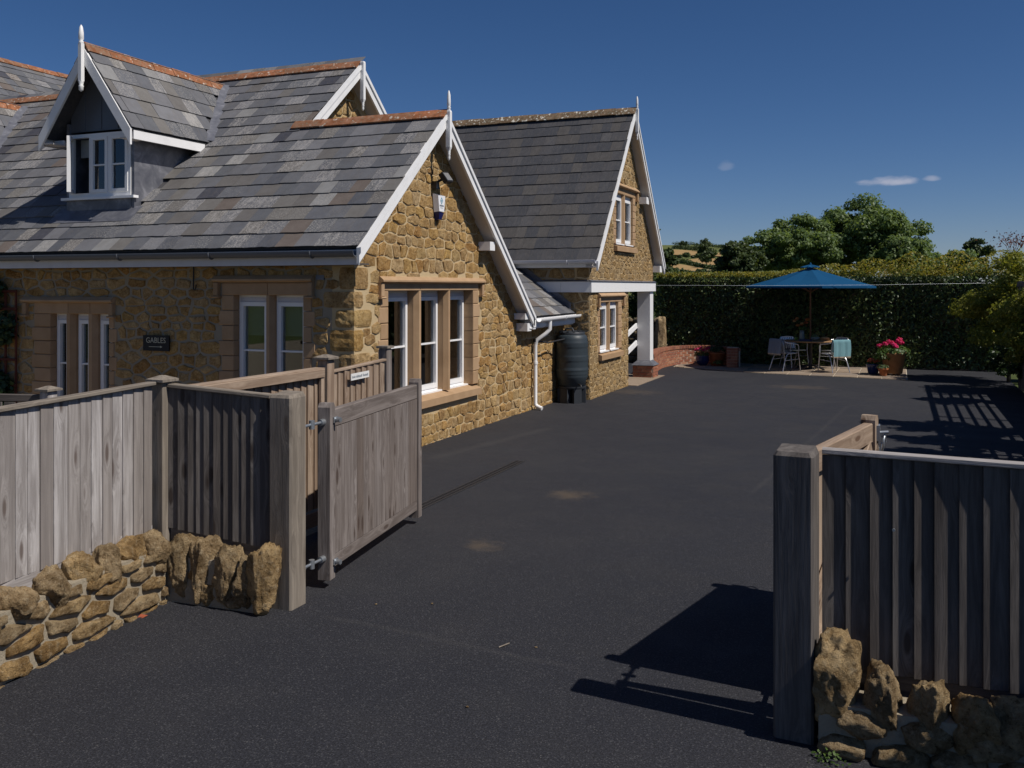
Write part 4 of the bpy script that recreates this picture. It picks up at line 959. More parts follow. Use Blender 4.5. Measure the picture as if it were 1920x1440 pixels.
# porch post on a brick pier
px0, px1, py0, py1 = -5.60, -5.30, 20.94, 21.24
MB().box((px0,py0,.40),(px1,py1,bb-.001)).build('porch_post', M['band'], annexe)
pc = MB(); o = .12
pc.hexa([(px0-o,py0-o,.29),(px1+o,py0-o,.29),(px1+o,py1+o,.29),(px0-o,py1+o,.29),(px0,py0,.398),(px1,py0,.398),(px1,py1,.398),(px0,py1,.398)]); pc.build('lead_cap', M['lead'], annexe)
pier = MB().box((px0-.085,py0-.085,-.2),(px1+.085,py1+.085,.285)).build('brick_pier', M['brick_mortar'], annexe)
_bk = {}
def brick_mesh(l, h, d):
    k = (round(l,3), round(h,3), round(d,3))
    if k not in _bk:
        c = .004; a, b, e = l/2, d/2, h/2; m = MB()
        ring = [(a-c,-b),(a,-b+c),(a,b-c),(a-c,b),(-a+c,b),(-a,b-c),(-a,-b+c),(-a+c,-b)]
        m.add([(x,y,-e) for x,y in ring]+[(x,y,e) for x,y in ring], [(i,(i+1)%8,(i+1)%8+8,i+8) for i in range(8)]+[tuple(reversed(range(8))), tuple(range(8,16))]); _bk[k] = m.mesh('brick', M['brick'])
    return _bk[k]
def bricks_on(par, p0, p1, z0, rows, n_out, first=0):
    p0, p1 = Vector((*p0,0)), Vector((*p1,0)); d = p1-p0; L = d.length; x = d.normalized(); n = Vector((*n_out,0)).normalized()
    for r in range(rows):
        s = -(.1125 if (r+first) % 2 else 0); 
        while s < L-.01:
            a, b = max(s, 0)+.005, min(s+.225, L)-.005; s += .225
            if b-a < .03: continue
            c = p0+x*((a+b)/2)+n*.0-n*.035+Vector((0,0,z0+r*.075+.0375))
            inst('brick', brick_mesh(round(b-a,2), .064, .09), par, frame(c, x, Vector((0,0,1)).cross(x), (0,0,1)))
bricks_on(pier, (px0-.09,py0-.09), (px1+.09,py0-.09), -.02, 4, (0,-1)); bricks_on(pier, (px1+.09,py0-.09), (px1+.09,py1+.09), -.02, 4, (1,0), 1)
for z in (.86, .46):
    a = onX(1177, 0, -5.55); beam('handrail', (-5.62, AL+.02, z-.05), (-5.62, py0-.01, z+.34), .12, .04, M['white'], annexe, (0,0,1))
beam('handrail_post', (-5.62, AL+.06, 0), (-5.62, AL+.06, .95), .08, .08, M['white'], annexe, (1,0,0))
MB().box((-8.5,AL+.001,-.05),(-5.1,py1+.3,.012)).build('porch_step', M['slab'], annexe)
# ------------------------------------------------------------------ ground
def structure(mb, name, mat): return tag(mb.build(name, mat), kind='structure')
m = MB(); R_ = 3000; m.add([(-R_,-R_,-.30),(R_,-R_,-.30),(R_,R_,-.30),(-R_,R_,-.30)], [(0,1,2,3)]); structure(m, 'ground', M['grass'])
m = MB(); m.add([(-4.6,-14,0),(6,-14,0),(6,4.7,0),(2.3,4.7,0),(2.3,26.5,0),(-9,26.5,0),(-9,16,0),(-6,16,0),(-6,8.0,0),(-4.6,8.0,0)], [tuple(range(10))])
tarmac = structure(m, 'driveway', M['tarmac']); tarmac.data.transform(T(WM[tarmac.name].translation)); tarmac.matrix_basis = I4; WM[tarmac.name] = I4.copy()
m = MB(); m.add([(-22,-14,-.012),(-4.4,-14,-.012),(-4.4,10,-.012),(-22,10,-.012)], [(0,1,2,3)]); structure(m, 'bounce_ground', M['gravel'])  # unseen ground, made pale to bounce warm light onto the front wall
# drain channel along the house
dr = thing('drain_channel', 'black slotted drain channel set in the tarmac beside the cottage', 'drain', (-4.2, 8.9, 0))
x0, x1, y0, y1 = -4.26, -4.14, 7.3, 10.3
MB().box((x0,y0,.001),(x0+.018,y1,.008)).box((x1-.018,y0,.001),(x1,y1,.008)).box((x0+.052,y0,.001),(x0+.068,y1,.007)).build('channel_frame', M['iron'], dr)
m = MB(); y = y0
while y < y1: m.box((x0+.0185,y,.001),(x0+.0515,y+.016,.0055)); m.box((x0+.0685,y,.001),(x1-.0185,y+.016,.0055)); y += .034
tag(m.build('grate_bars', M['iron'], dr), kind='stuff')

# ------------------------------------------------------------------ fences, gates, gateposts
def post(name, x0, x1, y0, y1, h, mat, parent=None, z0=-.02, cham=.012, top_slope=0.0):
    m = MB(); c = cham
    ring = [(x0+c,y0),(x1-c,y0),(x1,y0+c),(x1,y1-c),(x1-c,y1),(x0+c,y1),(x0,y1-c),(x0,y0+c)]
    ins = [((a-(x0+x1)/2)*.86+(x0+x1)/2, (b-(y0+y1)/2)*.86+(y0+y1)/2) for a, b in ring]
    vs = [(a,b,z0) for a,b in ring]+[(a,b,h-.02) for a,b in ring]+[(a,b,h+(.012 if b > (y0+y1)/2 else 0)*top_slope) for a,b in ins]
    m.add(vs, [tuple(reversed(range(8)))]+[(r*8+i, r*8+(i+1)%8, r*8+8+(i+1)%8, r*8+8+i) for r in range(2) for i in range(8)]+[tuple(range(16,24))])
    return m.build(name, mat, parent)
lp = post('gatepost', -3.805, -3.63, 4.965, 5.14, 1.395, M['wood_post'], top_slope=1)
tag(lp, 'square weathered timber gatepost at the left end of the driveway opening', 'gatepost')
rp = post('gatepost', -.535, -.352, 4.44, 4.62, 1.335, M['wood_dark'], top_slope=1)
rp.matrix_basis = rp.matrix_basis @ Matrix.Rotation(math.radians(-4), 4, 'Z'); WM[rp.name] = rp.matrix_basis.copy()
tag(rp, 'thick dark timber gatepost in the right foreground beside the rubble wall', 'gatepost')

def feather_fence(root, p0, p1, zt, zb, nb, out, mat, matcap, seed, cap=True, gravel=None, capw=.07, jitter=.004, step=.026, flip=False):
    """overlapping feather-edged boards from p0 to p1 (seen left to right from the front); left edge of each board proud"""
    rg = random.Random(seed); p0, p1 = Vector((*p0,0)), Vector((*p1,0)); d = p1-p0; L = d.length; x = d.normalized(); n = Vector((*out,0)).normalized()
    ws = [rg.uniform(.86,1.14) for _ in range(nb)]; k = L/sum(ws); s = 0
    lerp = lambda a, t: a[0]+(a[1]-a[0])*t
    for w in ws:
        w *= k; a, b = s, min(s+w+.016, L); s += w
        f, e = step+rg.uniform(-.003,.004), .010+rg.uniform(-.002,.002)
        if flip: f, e = e, f
        ta, tb = (.008, .017) if flip else (.017, .008)
        za, zz = lerp(zt, a/L)+rg.uniform(-jitter,jitter), lerp(zt, b/L); ba, bz = lerp(zb, a/L), lerp(zb, b/L)
        P = lambda u, o, z: p0+x*u+n*o+Vector((0,0,z))
        MB().hexa([P(a,f,ba),P(b,e,bz),P(b,e-tb,bz),P(a,f-ta,ba),P(a,f,za),P(b,e,zz),P(b,e-tb,zz),P(a,f-ta,za)]).build('board', mat, root)
    for h in (.30, .80):
        q0 = p0-n*.02+Vector((0,0,zb[0]+(zt[0]-zb[0])*h)); q1 = p1-n*.02+Vector((0,0,zb[1]+(zt[1]-zb[1])*h)); beam('rail', q0, q1, .07, .035, matcap, root)
    if cap:
        q0 = p0+n*.008+Vector((0,0,zt[0]+.014)); q1 = p1+n*.008+Vector((0,0,zt[1]+.014)); beam('cap_rail', q0, q1, .024, capw, matcap, root)
    if gravel:
        q0 = p0+n*.0+Vector((0,0,(gravel[0]+zb[0])/2)); q1 = p1+n*.0+Vector((0,0,(gravel[1]+zb[1])/2)); beam('gravel_board', q0, q1, zb[0]-gravel[0], .024, mat, root)
def capped_post(root, x, y, h, w, mat, capmat):
    p = post('post', x-w/2, x+w/2, y-w/2, y+w/2, h, mat, root, -.05, .004); o = .028
    q = MB(); a, b = w/2+o, w/2*.3
    q.add([(x+sx_*a, y+sy_*a, h+.001) for sx_,sy_ in ((-1,-1),(1,-1),(1,1),(-1,1))]+[(x+sx_*a, y+sy_*a, h+.018) for sx_,sy_ in ((-1,-1),(1,-1),(1,1),(-1,1))]+[(x+sx_*b, y+sy_*b, h+.042) for sx_,sy_ in ((-1,-1),(1,-1),(1,1),(-1,1))],
          [(3,2,1,0)]+[(r*4+i, r*4+(i+1)%4, r*4+4+(i+1)%4, r*4+4+i) for r in range(2) for i in range(4)]+[(8,9,10,11)]); q.build('post_cap', capmat, p)
    return p
# left fence facing the drive, its corner post and the short return to the gatepost
lf = thing('board_fence', 'pale silvered board fence on the left above the rubble wall, facing the drive', 'fence', (-4.6, 3.0, 0))
feather_fence(lf, (-4.30,1.72), (-4.655,4.81), (1.40,1.435), (.53,.46), 31, (1,.115), M['wood_silver'], M['wood_post'], 1, gravel=(.20,.20), step=.019)
capped_post(lf, -4.64, 4.90, 1.455, .095, M['wood_post'], M['wood_post'])
rf_ = thing('board_fence', 'short shaded board fence panel between corner post and left gatepost', 'fence', (-4.2, 4.9, 0))
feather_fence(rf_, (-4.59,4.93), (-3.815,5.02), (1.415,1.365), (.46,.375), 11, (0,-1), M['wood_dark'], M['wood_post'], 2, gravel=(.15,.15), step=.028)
# tan fence running back along the path towards the house
bf = thing('board_fence', 'tan board fence behind the left gate running back towards the cottage', 'fence', (-4.6, 5.8, 0))
feather_fence(bf, (-4.60,4.96), (-4.575,6.66), (1.385,1.385), (.22,.22), 18, (1,0), M['wood_tan'], M['wood_tan'], 3, capw=.10)
beam('top_board', (-4.545,4.97,1.365), (-4.515,6.64,1.365), .07, .022, M['wood_tan'], bf)
beam('lower_board', (-4.55,4.97,.15), (-4.52,6.64,.15), .12, .022, M['wood_tan'], bf)
beam('end_batten', (-4.53,6.63,.10), (-4.53,6.63,1.36), .05, .03, M['wood_tan'], bf, (0,1,0))
capped_post(bf, -4.575, 6.76, 1.475, .105, M['wood_tan'], M['wood_post'])
sg = thing('garden_gate', 'small tan boarded garden gate carrying a narrow white sign', 'gate', (-4.65, 7.4, 0))
feather_fence(sg, (-4.585,6.83), (-4.70,7.94), (1.345,1.365), (.12,.12), 9, (1,.1), M['wood_tan'], M['wood_tan'], 4, capw=.05)
p3_ = post('fence_post', -4.775, -4.675, 7.965, 8.065, 1.49, M['wood_gate'], None, -.05, .006); tag(p3_, 'brown square post in front of the three-light gable window', 'post')
MB().box((-4.79,7.95,1.491),(-4.66,8.08,1.512)).build('post_cap', M['wood_post'], p3_)
# narrow white sign on the garden gate; its lettering is too small to read in the photograph
sn = thing('gate_sign', 'narrow white sign with small grey lettering on the garden gate', 'sign', (-4.60, 7.32, 1.28))
xd = Vector((-.115,1.11,0)).normalized(); nn = Vector((1.11,.115,0)).normalized(); c0 = Vector((-4.595,7.30,1.285))+nn*.022; Ms = frame(c0, xd, (0,0,1), nn)
MB().obox(Ms, (-.185,-.030,0), (.185,.030,.006)).build('plate', M['sign_white'], sn)
q = MB(); rg = random.Random(3)
for (a, b) in ((-.165,-.105), (-.085,.035), (.055,.160)):
    u = a
    while u < b: w = rg.uniform(.006,.010); q.obox(Ms, (u,-.012,.0062), (u+w,-.012+rg.uniform(.014,.024),.0070)); u += w+.004
q.build('lettering', M['ink'], sn)
# far low fence with capped post in the front garden
ff = thing('board_fence', 'low grey fence with one capped post in the front garden, far left', 'fence', (-6.9, 5.8, 0))
capped_post(ff, -6.80, 5.84, 1.20, .10, M['wood_silver'], M['wood_post'])
beam('rail', (-6.86,5.82,1.135), (-9.6,5.10,1.135), .06, .05, M['wood_dark'], ff); beam('rail', (-6.86,5.85,.5), (-9.6,5.13,.5), .06, .05, M['wood_dark'], ff)
for k in range(22):
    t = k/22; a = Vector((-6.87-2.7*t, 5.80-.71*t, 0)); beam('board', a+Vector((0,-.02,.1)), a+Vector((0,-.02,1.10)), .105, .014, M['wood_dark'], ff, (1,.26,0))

def gate_leaf(root, h, e, zt, mat, face, nb, brace=False, zb=.06):
    """framed boarded leaf from hinge h to end e; `face` = side on which the boards sit"""
    h, e = Vector((*h,0)), Vector((*e,0)); x = (e-h).normalized(); L = (e-h).length; n = Vector((*face,0)).normalized(); n = (n-x*n.dot(x)).normalized(); sw = .085
    up = Vector((0,0,1))
    for (a, hh) in ((sw/2, zt), (L-sw/2, zt-.005)):
        c = h+x*a; Mx = frame(c, x, n, up) if x.cross(n).dot(up) > 0 else frame(c, -x, n, up)
        q = MB(); w = sw/2; d = .045; r = .018
        prof = [(-w,zb),(w,zb),(w,hh-r*1.6),(w-r,hh),(-w+r,hh),(-w,hh-r*1.6)]
        q.add([(u,-d,z) for u,z in prof]+[(u,d,z) for u,z in prof], [tuple(range(6)), tuple(range(11,5,-1))]+[(i,i+6,(i+1)%6+6,(i+1)%6) for i in range(6)])
        me = q.mesh('stile', mat); inst('stile', me, root, Mx)
    for (z, w) in ((zt-.115, .125), (.17, .095)): beam('rail', h+x*sw+up*z, h+x*(L-sw)+up*z, w, .06, mat, root, up, .006)
    b0, b1 = sw, L-sw; rg = random.Random(nb*3+int(brace)); ws = [rg.choice((.7,.9,1,1.1,1.25)) for _ in range(nb)]; k = (b1-b0)/sum(ws); s = b0
    for w in ws:
        w *= k; c = h+x*(s+w/2)+n*.024; s += w
        lo, hi = .218, zt-.179
        beam('board', c+up*lo, c+up*hi, w+.001, .018, mat, root, x, .009)
    if brace: beam('brace', h+x*(sw+.05)-n*.012+up*.24, h+x*(L-sw-.03)-n*.012+up*(zt-.20), .10, .04, mat, root, up, .005)
    return x, n
lg = thing('driveway_gate', 'left gate leaf of brown vertical boards standing open inward', 'gate', (-3.7, 5.45, 0))
gx, gn = gate_leaf(lg, (-3.685,5.42), (-3.965,7.28), 1.29, M['wood_gate'], (1,0), 15)
def hinge(root, a, b, z):
    a, b = Vector((*a,z)), Vector((*b,z)); q = MB(); q.tube([a, b], .011, 8); mid = (a+b)/2
    q.lathe([(.02,-.03),(.02,.03)], mid, 12); q.tube([a+(b-a)*.85+Vector((0,0,.0)), b+(b-a).normalized()*.012], .024, 8); q.tube([a-(b-a).normalized()*.012, a+(b-a)*.15], .024, 8); q.build('hinge', M['galv'], root)
hinge(lg, (-3.69,5.145), (-3.69,5.42), 1.16); hinge(lg, (-3.69,5.145), (-3.69,5.42), .21)
for z in (1.17, .175): MB().tube([(-3.645,5.50,z),(-3.60,5.50,z)], .018, 8).box((-3.648,5.475,z-.02),(-3.636,5.525,z+.02)).build('bolt', M['galv'], lg)
rgt = thing('driveway_gate', 'right gate leaf standing open behind the dark fence, with metal ring latch', 'gate', (-.45, 4.9, 0))
gate_leaf(rgt, (-.50,4.91), (-.165,6.50), 1.27, M['wood_tan'], (-1,0), 15, True)
hinge(rgt, (-.46,4.622), (-.46,4.91), 1.12); hinge(rgt, (-.46,4.622), (-.46,4.91), .21)
e = Vector((-.165,6.50,0)); q = MB()
rgp = [e+Vector((.075+.012*math.cos(a*.5), .0+.04*math.cos(a), 1.08+.055*math.sin(a))) for a in [2*math.pi*k/20 for k in range(21)]]; q.tube(rgp, .007, 6)
q.box((e.x+.03,e.y-.06,1.10),(e.x+.055,e.y+.03,1.20)); q.tube([e+Vector((.05,-.02,1.15)), e+Vector((.105,-.01,1.155))], .012, 8); q.tube([e+Vector((.05,-.05,1.06)), e+Vector((.055,-.05,.98))], .006, 6); q.build('ring_latch', M['galv'], rgt)
# right foreground fence
rfn = thing('board_fence', 'dark shaded board fence with pale cap rail in the right foreground', 'fence', (.3, 4.64, 0))
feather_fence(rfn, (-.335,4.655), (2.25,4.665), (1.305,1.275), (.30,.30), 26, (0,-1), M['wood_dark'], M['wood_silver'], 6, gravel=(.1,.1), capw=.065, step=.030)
MB().tube([(-.02,4.61,.98),(-.02,4.60,.98)], .007, 8).build('screw', M['galv'], rfn)

# ------------------------------------------------------------------ foreground rubble walls
lw = thing('rubble_wall', 'low golden rubble wall with upright coping stones under the left fence', 'wall', (-4.4, 4.0, 0))
pa, pb, pc_ = Vector((-4.17,1.9,0)), Vector((-4.50,4.80,0)), Vector((-3.70,4.84,0))
m = MB()
def wall_core(m, a, b, back, h, zb=-.1):
    a, b, back = Vector(a), Vector(b), Vector(back); m.hexa([a+Vector((0,0,zb)), b+Vector((0,0,zb)), b+back+Vector((0,0,zb)), a+back+Vector((0,0,zb)), a+back*.12+Vector((0,0,h)), b+back*.12+Vector((0,0,h)), b+back+Vector((0,0,h)), a+back+Vector((0,0,h))])
ax = (pb-pa).normalized(); an = Vector((ax.y,-ax.x,0))
m.hexa([q+Vector((0,0,z)) for z in (-.1,.38) for q in (pa-an*.012, pb-an*.012, pb-an*.25, pa-an*.25)]); wall_core(m, pb+Vector((-.1,.0,0)), pc_+Vector((-.10,.0,0)), Vector((0,.16,0)), .30)
core = m.build('mortar_core', M['mortar_grey_shade'], lw)
k = 0
rg = random.Random(8); Lw = (pb-pa).length
wpl = WallPlane(pa-an*.012, ax, an)
for poly in rubble(91, [(0,-.02),(Lw,-.02),(Lw,.37),(0,.37)], [], .27, .125):
    V, fs = fine_stone(poly, 300+k, .012, .028, wpl); MB().add(V, fs, True).build('stone', M['rock'], lw); k += 1
s = .02
while s < Lw-.1:
    w = rg.uniform(.17,.27); h = rg.uniform(.19,.28); c = pa+ax*(s+w/2)-an*rg.uniform(.08,.11)+Vector((0,0,.30+h*.30))
    rock(MB(), c, (w*1.04, .21, h), 80+k, 5, .19, .75, math.atan2(ax.y, ax.x)+rg.uniform(-.12,.12)).build('coping_stone', M['rock'], lw); k += 1; s += w
for (x, w, h, zc) in ((-4.43,.20,.44,.23), (-4.25,.18,.44,.235), (-4.06,.19,.43,.22), (-3.92,.15,.33,.17), (-3.79,.20,.44,.20)):
    rock(MB(), (x+.0, 4.88, zc), (w*1.02, .19, h), 120+k, 5, .19, .8).build('coping_stone', M['rock'], lw); k += 1
for (x, w, h, zc) in ((-4.42,.24,.17,.07), (-4.20,.25,.16,.065), (-4.02,.20,.15,.06), (-4.30,.2,.12,.19), (-4.10,.2,.12,.18)):
    rock(MB(), (x, 4.89, zc), (w, .16, h), 140+k, 4, .15, .85).build('stone', M['rock'], lw); k += 1
rw = thing('rubble_wall', 'shaded rubble wall with tall upright coping stones under the right fence', 'wall', (.4, 4.4, 0))
MB().hexa([(-.335,4.42,-.1),(2.2,4.42,-.1),(2.2,4.60,-.1),(-.335,4.60,-.1),(-.335,4.40,.22),(2.2,4.40,.22),(2.2,4.60,.22),(-.335,4.60,.22)]).build('mortar_core', M['mortar_grey_shade'], rw)
k = 0
for (u, w, top) in ((1570,.215,.505), (1655,.155,.40), (1742,.165,.385), (1828,.18,.345), (1908,.19,.33), (1995,.2,.36), (2085,.2,.34)):
    x = onY(u, 900, 4.45).x; h = top-.10
    rock(MB(), (x, 4.46, .10+h/2), (w, .20, h*.98), 200+k, 5, .18, .72, rg.uniform(-.15,.15)).build('coping_stone', M['rock'], rw); k += 1
for row, z in enumerate((.035, .145)):
    x = -.34+.08*row
    while x < 1.9:
        w = rg.uniform(.18,.34); rock(MB(), (x+w/2, 4.425, z), (w*1.0, .17, .125*rg.uniform(.95,1.1)), 230+k, 4, .15, .85).build('stone', M['rock'], rw); k += 1; x += w+.01
wd = thing('weed', 'small green weed at the foot of the right rubble wall', 'weed', (-.30, 4.30, 0))
rgn = np.random.default_rng(4); P = np.array([-.29,4.30,.02])+rgn.normal(size=(60,3))*np.array([.045,.02,.014]); leaves('foliage', P, rgn.normal(size=(60,3))+np.array([0,-.4,1.2]), rgn.uniform(.012,.024,60), M['geranium_leaf'], wd, .7)
# bits lying on the tarmac
lfm, lc = leaf_mesh('leaf', np.array([gz(266,1157)[:]])+np.array([[0,0,.008]]), np.array([[.1,-.2,1.0]]), np.array([.075]), M['coral'], .7, 5)
o = link(bpy.data.objects.new('fallen_leaf', lfm), None, T(lc)); tag(o, 'curled orange-brown dead leaf on the tarmac by the left wall', 'leaf')
p = gz(945,1213); tag(MB().tube([p+Vector((-.02,-.03,.006)), p+Vector((0,0,.010)), p+Vector((.012,.05,.006))], .004, 6).build('twig', M['wood_post']), 'small pale twig on the tarmac in the middle of the entrance', 'twig')
for (u, v, lab) in ((705,1134,'tiny buff pebble on the tarmac just right of the left gatepost'), (876,1327,'tiny orange pebble on the tarmac at the bottom of the picture'), (1005,1215,'tiny grey pebble on the tarmac beside the pale twig'), (810,1133,'tiny pale pebble on the open tarmac in front of the left gate')):
    p = gz(u, v); tag(rock(MB(), p+Vector((0,0,.005)), (.018,.014,.009), u*.01, 2, .2).build('pebble', M['rock']), lab, 'pebble')

# ------------------------------------------------------------------ things on the walls
sgn_ = thing('house_sign', 'black slate house sign reading GABLES with an arrow, on the shaded wall', 'sign', (-8.72, FY-.03, 1.39))
MB().box((-8.93,FY-.045,1.285),(-8.505,FY-.028,1.485)).build('plate', M['sign_black'], sgn_)
Mt = frame((-8.717,FY-.0465,1.418), (1,0,0), (0,0,1), (0,-1,0)); inst('lettering', text_mesh('GABLES', .098, M['gilt'], 'lettering'), sgn_, Mt @ Matrix.Diagonal((.98,1,1,1)))
MB().box((-8.83,FY-.0475,1.335),(-8.645,FY-.0455,1.342)).add([(-8.645,FY-.0465,1.353),(-8.645,FY-.0465,1.324),(-8.61,FY-.0465,1.3385)], [(0,1,2)]).build('arrow', M['gilt'], sgn_)
al = thing('alarm_box', 'white and dark blue alarm box high on the gable wall', 'alarm box', (GX+.03, 11.16, 3.2))
y, z = 11.17, 3.20; X0 = GX+.022
def shield(x, hw0, hw1, z0, z1): return [(x, y-hw1, z0), (x, y+hw1, z0), (x, y+hw0, z1), (x, y-hw0, z1)]
q = MB(); a = shield(X0, .125, .085, z-.09, z+.16); b = shield(X0+.075, .105, .07, z-.08, z+.135); q.add(a+b, [(3,2,1,0),(4,5,6,7),(0,1,5,4),(1,2,6,5),(2,3,7,6),(3,0,4,7)]); q.build('cover', M['alarm_white'], al)
q = MB(); a = shield(X0, .05, .085, z-.20, z-.091); a = [(X0,y-.05,z-.20),(X0,y+.05,z-.20),(X0,y+.085,z-.091),(X0,y-.085,z-.091)]; b = [(X0+.05,y-.04,z-.185),(X0+.05,y+.04,z-.185),(X0+.074,y+.069,z-.091),(X0+.074,y-.069,z-.091)]
q.add(a+b, [(3,2,1,0),(4,5,6,7),(0,1,5,4),(1,2,6,5),(2,3,7,6),(3,0,4,7)]); q.build('strobe', M['alarm_blue'], al)
xs = X0+.0765; cy_, cz_ = y-.005, z+.065
q = MB(); k = [(0,.052),(.04,0),(0,-.052),(-.04,0)]; kk = [(a*.62,b*.62) for a,b in k]
q.add([(xs,cy_+a,cz_+b) for a,b in k]+[(xs,cy_+a,cz_+b) for a,b in kk], [(i,(i+1)%4,(i+1)%4+4,i+4) for i in range(4)]); q.add([(xs,cy_+.012*math.cos(t),cz_+.014*math.sin(t)) for t in [math.pi*2*i/8 for i in range(8)]], [tuple(range(8))]); q.build('emblem', M['logo_blue'], al)
q = MB(); rg = random.Random(2); u = y-.062
while u < y+.05: w = rg.uniform(.006,.011); q.box((xs-.001,u,z-.012),(xs+.0005,u+w,z+.004+rg.uniform(0,.008))); u += w+.003
q.box((xs-.001,y-.045,z-.034),(xs+.0005,y+.03,z-.028)); q.build('lettering', M['ink'], al)
fl = thing('floodlight', 'small black floodlight on a bracket near the gable top', 'lamp', (GX+.05, 11.3, 3.55))
q = MB(); q.box((GX+.02,11.03,3.42),(GX+.09,11.11,3.52)); q.tube([(GX+.06,11.07,3.50),(GX+.14,11.10,3.55)], .018, 8); q.build('bracket', M['black'], fl)
Mf = frame((GX+.18,11.15,3.575), (0,1,0), Vector((-.55,0,.83)), Vector((.83,0,.55))) @ Matrix.Rotation(.1, 4, 'Z')
hd = MB().obox(Mf, (-.10,-.075,-.045), (.10,.075,.02)).build('housing', M['black'], fl); MB().obox(Mf, (-.085,-.06,.0205), (.085,.06,.026)).build('lens', M['lens'], hd)
# water butt on its stand
wb = thing('water_butt', 'dark blue-grey ribbed water butt on a stand against the annexe wall', 'water butt', (-5.56, 15.95, 0))
bx, by = -5.50, 15.98; R = .285; zb = .30; prof = [(R*.80,zb),(R*.86,zb+.01),(R*.93,zb+.12)]
for zz in np.linspace(zb+.16, zb+.80, 27):
    bulge = R*(1.0+.03*math.sin((zz-zb)/.95*math.pi)); rib = .010 if any(abs(zz-zb-c) < .018 for c in (.24,.29,.48,.53,.72,.77)) else 0; prof.append((bulge+rib, zz))
prof += [(R*1.0,zb+.85),(R*.95,zb+.905),(R*.84,zb+.935),(R*.80,zb+.94)]
MB().lathe(prof, (bx,by,0), 40).build('barrel', M['butt'], wb)
q = MB().lathe([(R*.83,zb+.941),(R*.83,zb+.965),(R*.78,zb+.985),(R*.30,zb+1.0),(.01,zb+1.003)], (bx,by,0), 32)
for k in range(12):
    a = 2*math.pi*k/12; q.obox(T((bx,by,zb+.985)) @ Matrix.Rotation(a,4,'Z'), (R*.5,-.02,-.004), (R*.80,.02,.012))
lid = q.build('lid', M['butt_dark'], wb); MB().tube([(bx-.11,by-.06,zb+.995),(bx-.09,by-.06,zb+1.04),(bx+.03,by-.06,zb+1.045),(bx+.05,by-.06,zb+.995)], .018, 8).build('lid_handle', M['butt_dark'], lid)
q = MB(); q.lathe([(R*.88,.255),(R*.92,.27),(R*.92,.299)], (bx,by,0), 24)
for k in range(6):
    a = 2*math.pi*k/6+.25; q.obox(T((bx,by,0)) @ Matrix.Rotation(a,4,'Z'), (R*.55,-.075,.0), (R*.90,.075,.254))
q.build('stand', M['butt_dark'], wb)
MB().tube([(bx+.20,by-.21,zb+.05),(bx+.26,by-.27,zb+.05),(bx+.27,by-.28,zb+.01)], .014, 8).build('tap', M['black'], wb)
MB().tube([(dpx+.03,dpy,1.185),(dpx+.12,dpy+.3,1.13),(bx-.12,by-.5,1.14),(bx-.05,by-R+.02,1.16)], .014, 8).build('filler_hose', M['iron'], wb)

# ------------------------------------------------------------------ patio, curved brick wall, old stone wall
pt = tag(MB().add([(-5.45,24.0,.004),(-4.9,23.72,.004),(-4.2,23.45,.004),(-3.1,23.05,.004),(.19,22.62,.004),(.19,26.4,.004),(-5.6,26.4,.004)], [tuple(range(7))]).build('patio', M['slab_joint']), kind='structure')
front_edge = [(-5.45,24.0),(-4.9,23.72),(-4.2,23.45),(-3.1,23.05),(.19,22.62)]
def fe(x):
    for (a,b),(c,d) in zip(front_edge[:-1], front_edge[1:]):
        if a <= x <= c: return b+(d-b)*(x-a)/(c-a)
    return 24.0 if x < -5.45 else 22.62
x = .175; ci = 0; rg = random.Random(9)
while x > -5.4:
    w = .53; y = 22.62-.13*0; r = 0; xa, xb = max(x-w+.016, -5.42), x
    ys = fe((xa+xb)/2)+.012; yb = ys-((ys-22.6) % .60 if (ys-22.6) % .60 < .5 else 0)
    first = True; yy = ys
    nxt = yy+(.60-((yy-22.62) % .60) if ((yy-22.62) % .60) > .02 else .60)
    while yy < 25.9:
        e = nxt-.016
        if e-yy > .06:
            f0 = (fe(xa)+.012, fe(xb)+.012) if first else (yy, yy)
            f0 = (min(f0[0], e-.02), min(f0[1], e-.02)); h = .016+rg.uniform(-.003,.003)
            MB().hexa([(xa,f0[0],.0045),(xb,f0[1],.0045),(xb,e,.0045),(xa,e,.0045),(xa+.004,f0[0]+.004,h),(xb-.004,f0[1]+.004,h),(xb-.004,e-.004,h),(xa+.004,e-.004,h)]).build('paving_slab', M['slab'], pt)
        yy = nxt; nxt = yy+.60; first = False
    x -= w
bwp = [(-5.33,21.5),(-5.50,22.6),(-5.60,23.6),(-5.52,24.4),(-5.30,24.95),(-4.9,25.18),(-4.45,25.05),(-4.12,24.70),(-3.98,24.38)]
cw = thing('curved_brick_wall', 'low curved red brick retaining wall sweeping from the porch to the patio', 'wall', (-5.2, 24.0, 0))
def spline(pts, n):
    out = []; P = [Vector((*p,0)) for p in pts]; P = [P[0]*2-P[1]]+P+[P[-1]*2-P[-2]]
    for i in range(1, len(P)-2):
        for k in range(n):
            t = k/n; a,b,c,d = P[i-1],P[i],P[i+1],P[i+2]
            out.append(.5*((2*b)+(c-a)*t+(2*a-5*b+4*c-d)*t*t+(3*b-a-3*c+d)*t**3))
    out.append(P[-2]); return out
sp = spline(bwp, 12); cum = [0]
for a, b in zip(sp[:-1], sp[1:]): cum.append(cum[-1]+(b-a).length)
def along(s):
    s = max(0, min(s, cum[-1]-1e-4)); i = 0
    while cum[i+1] < s: i += 1
    t = (s-cum[i])/(cum[i+1]-cum[i]); d = (sp[i+1]-sp[i]).normalized(); return sp[i].lerp(sp[i+1], t), d
m = MB(); H_ = .50
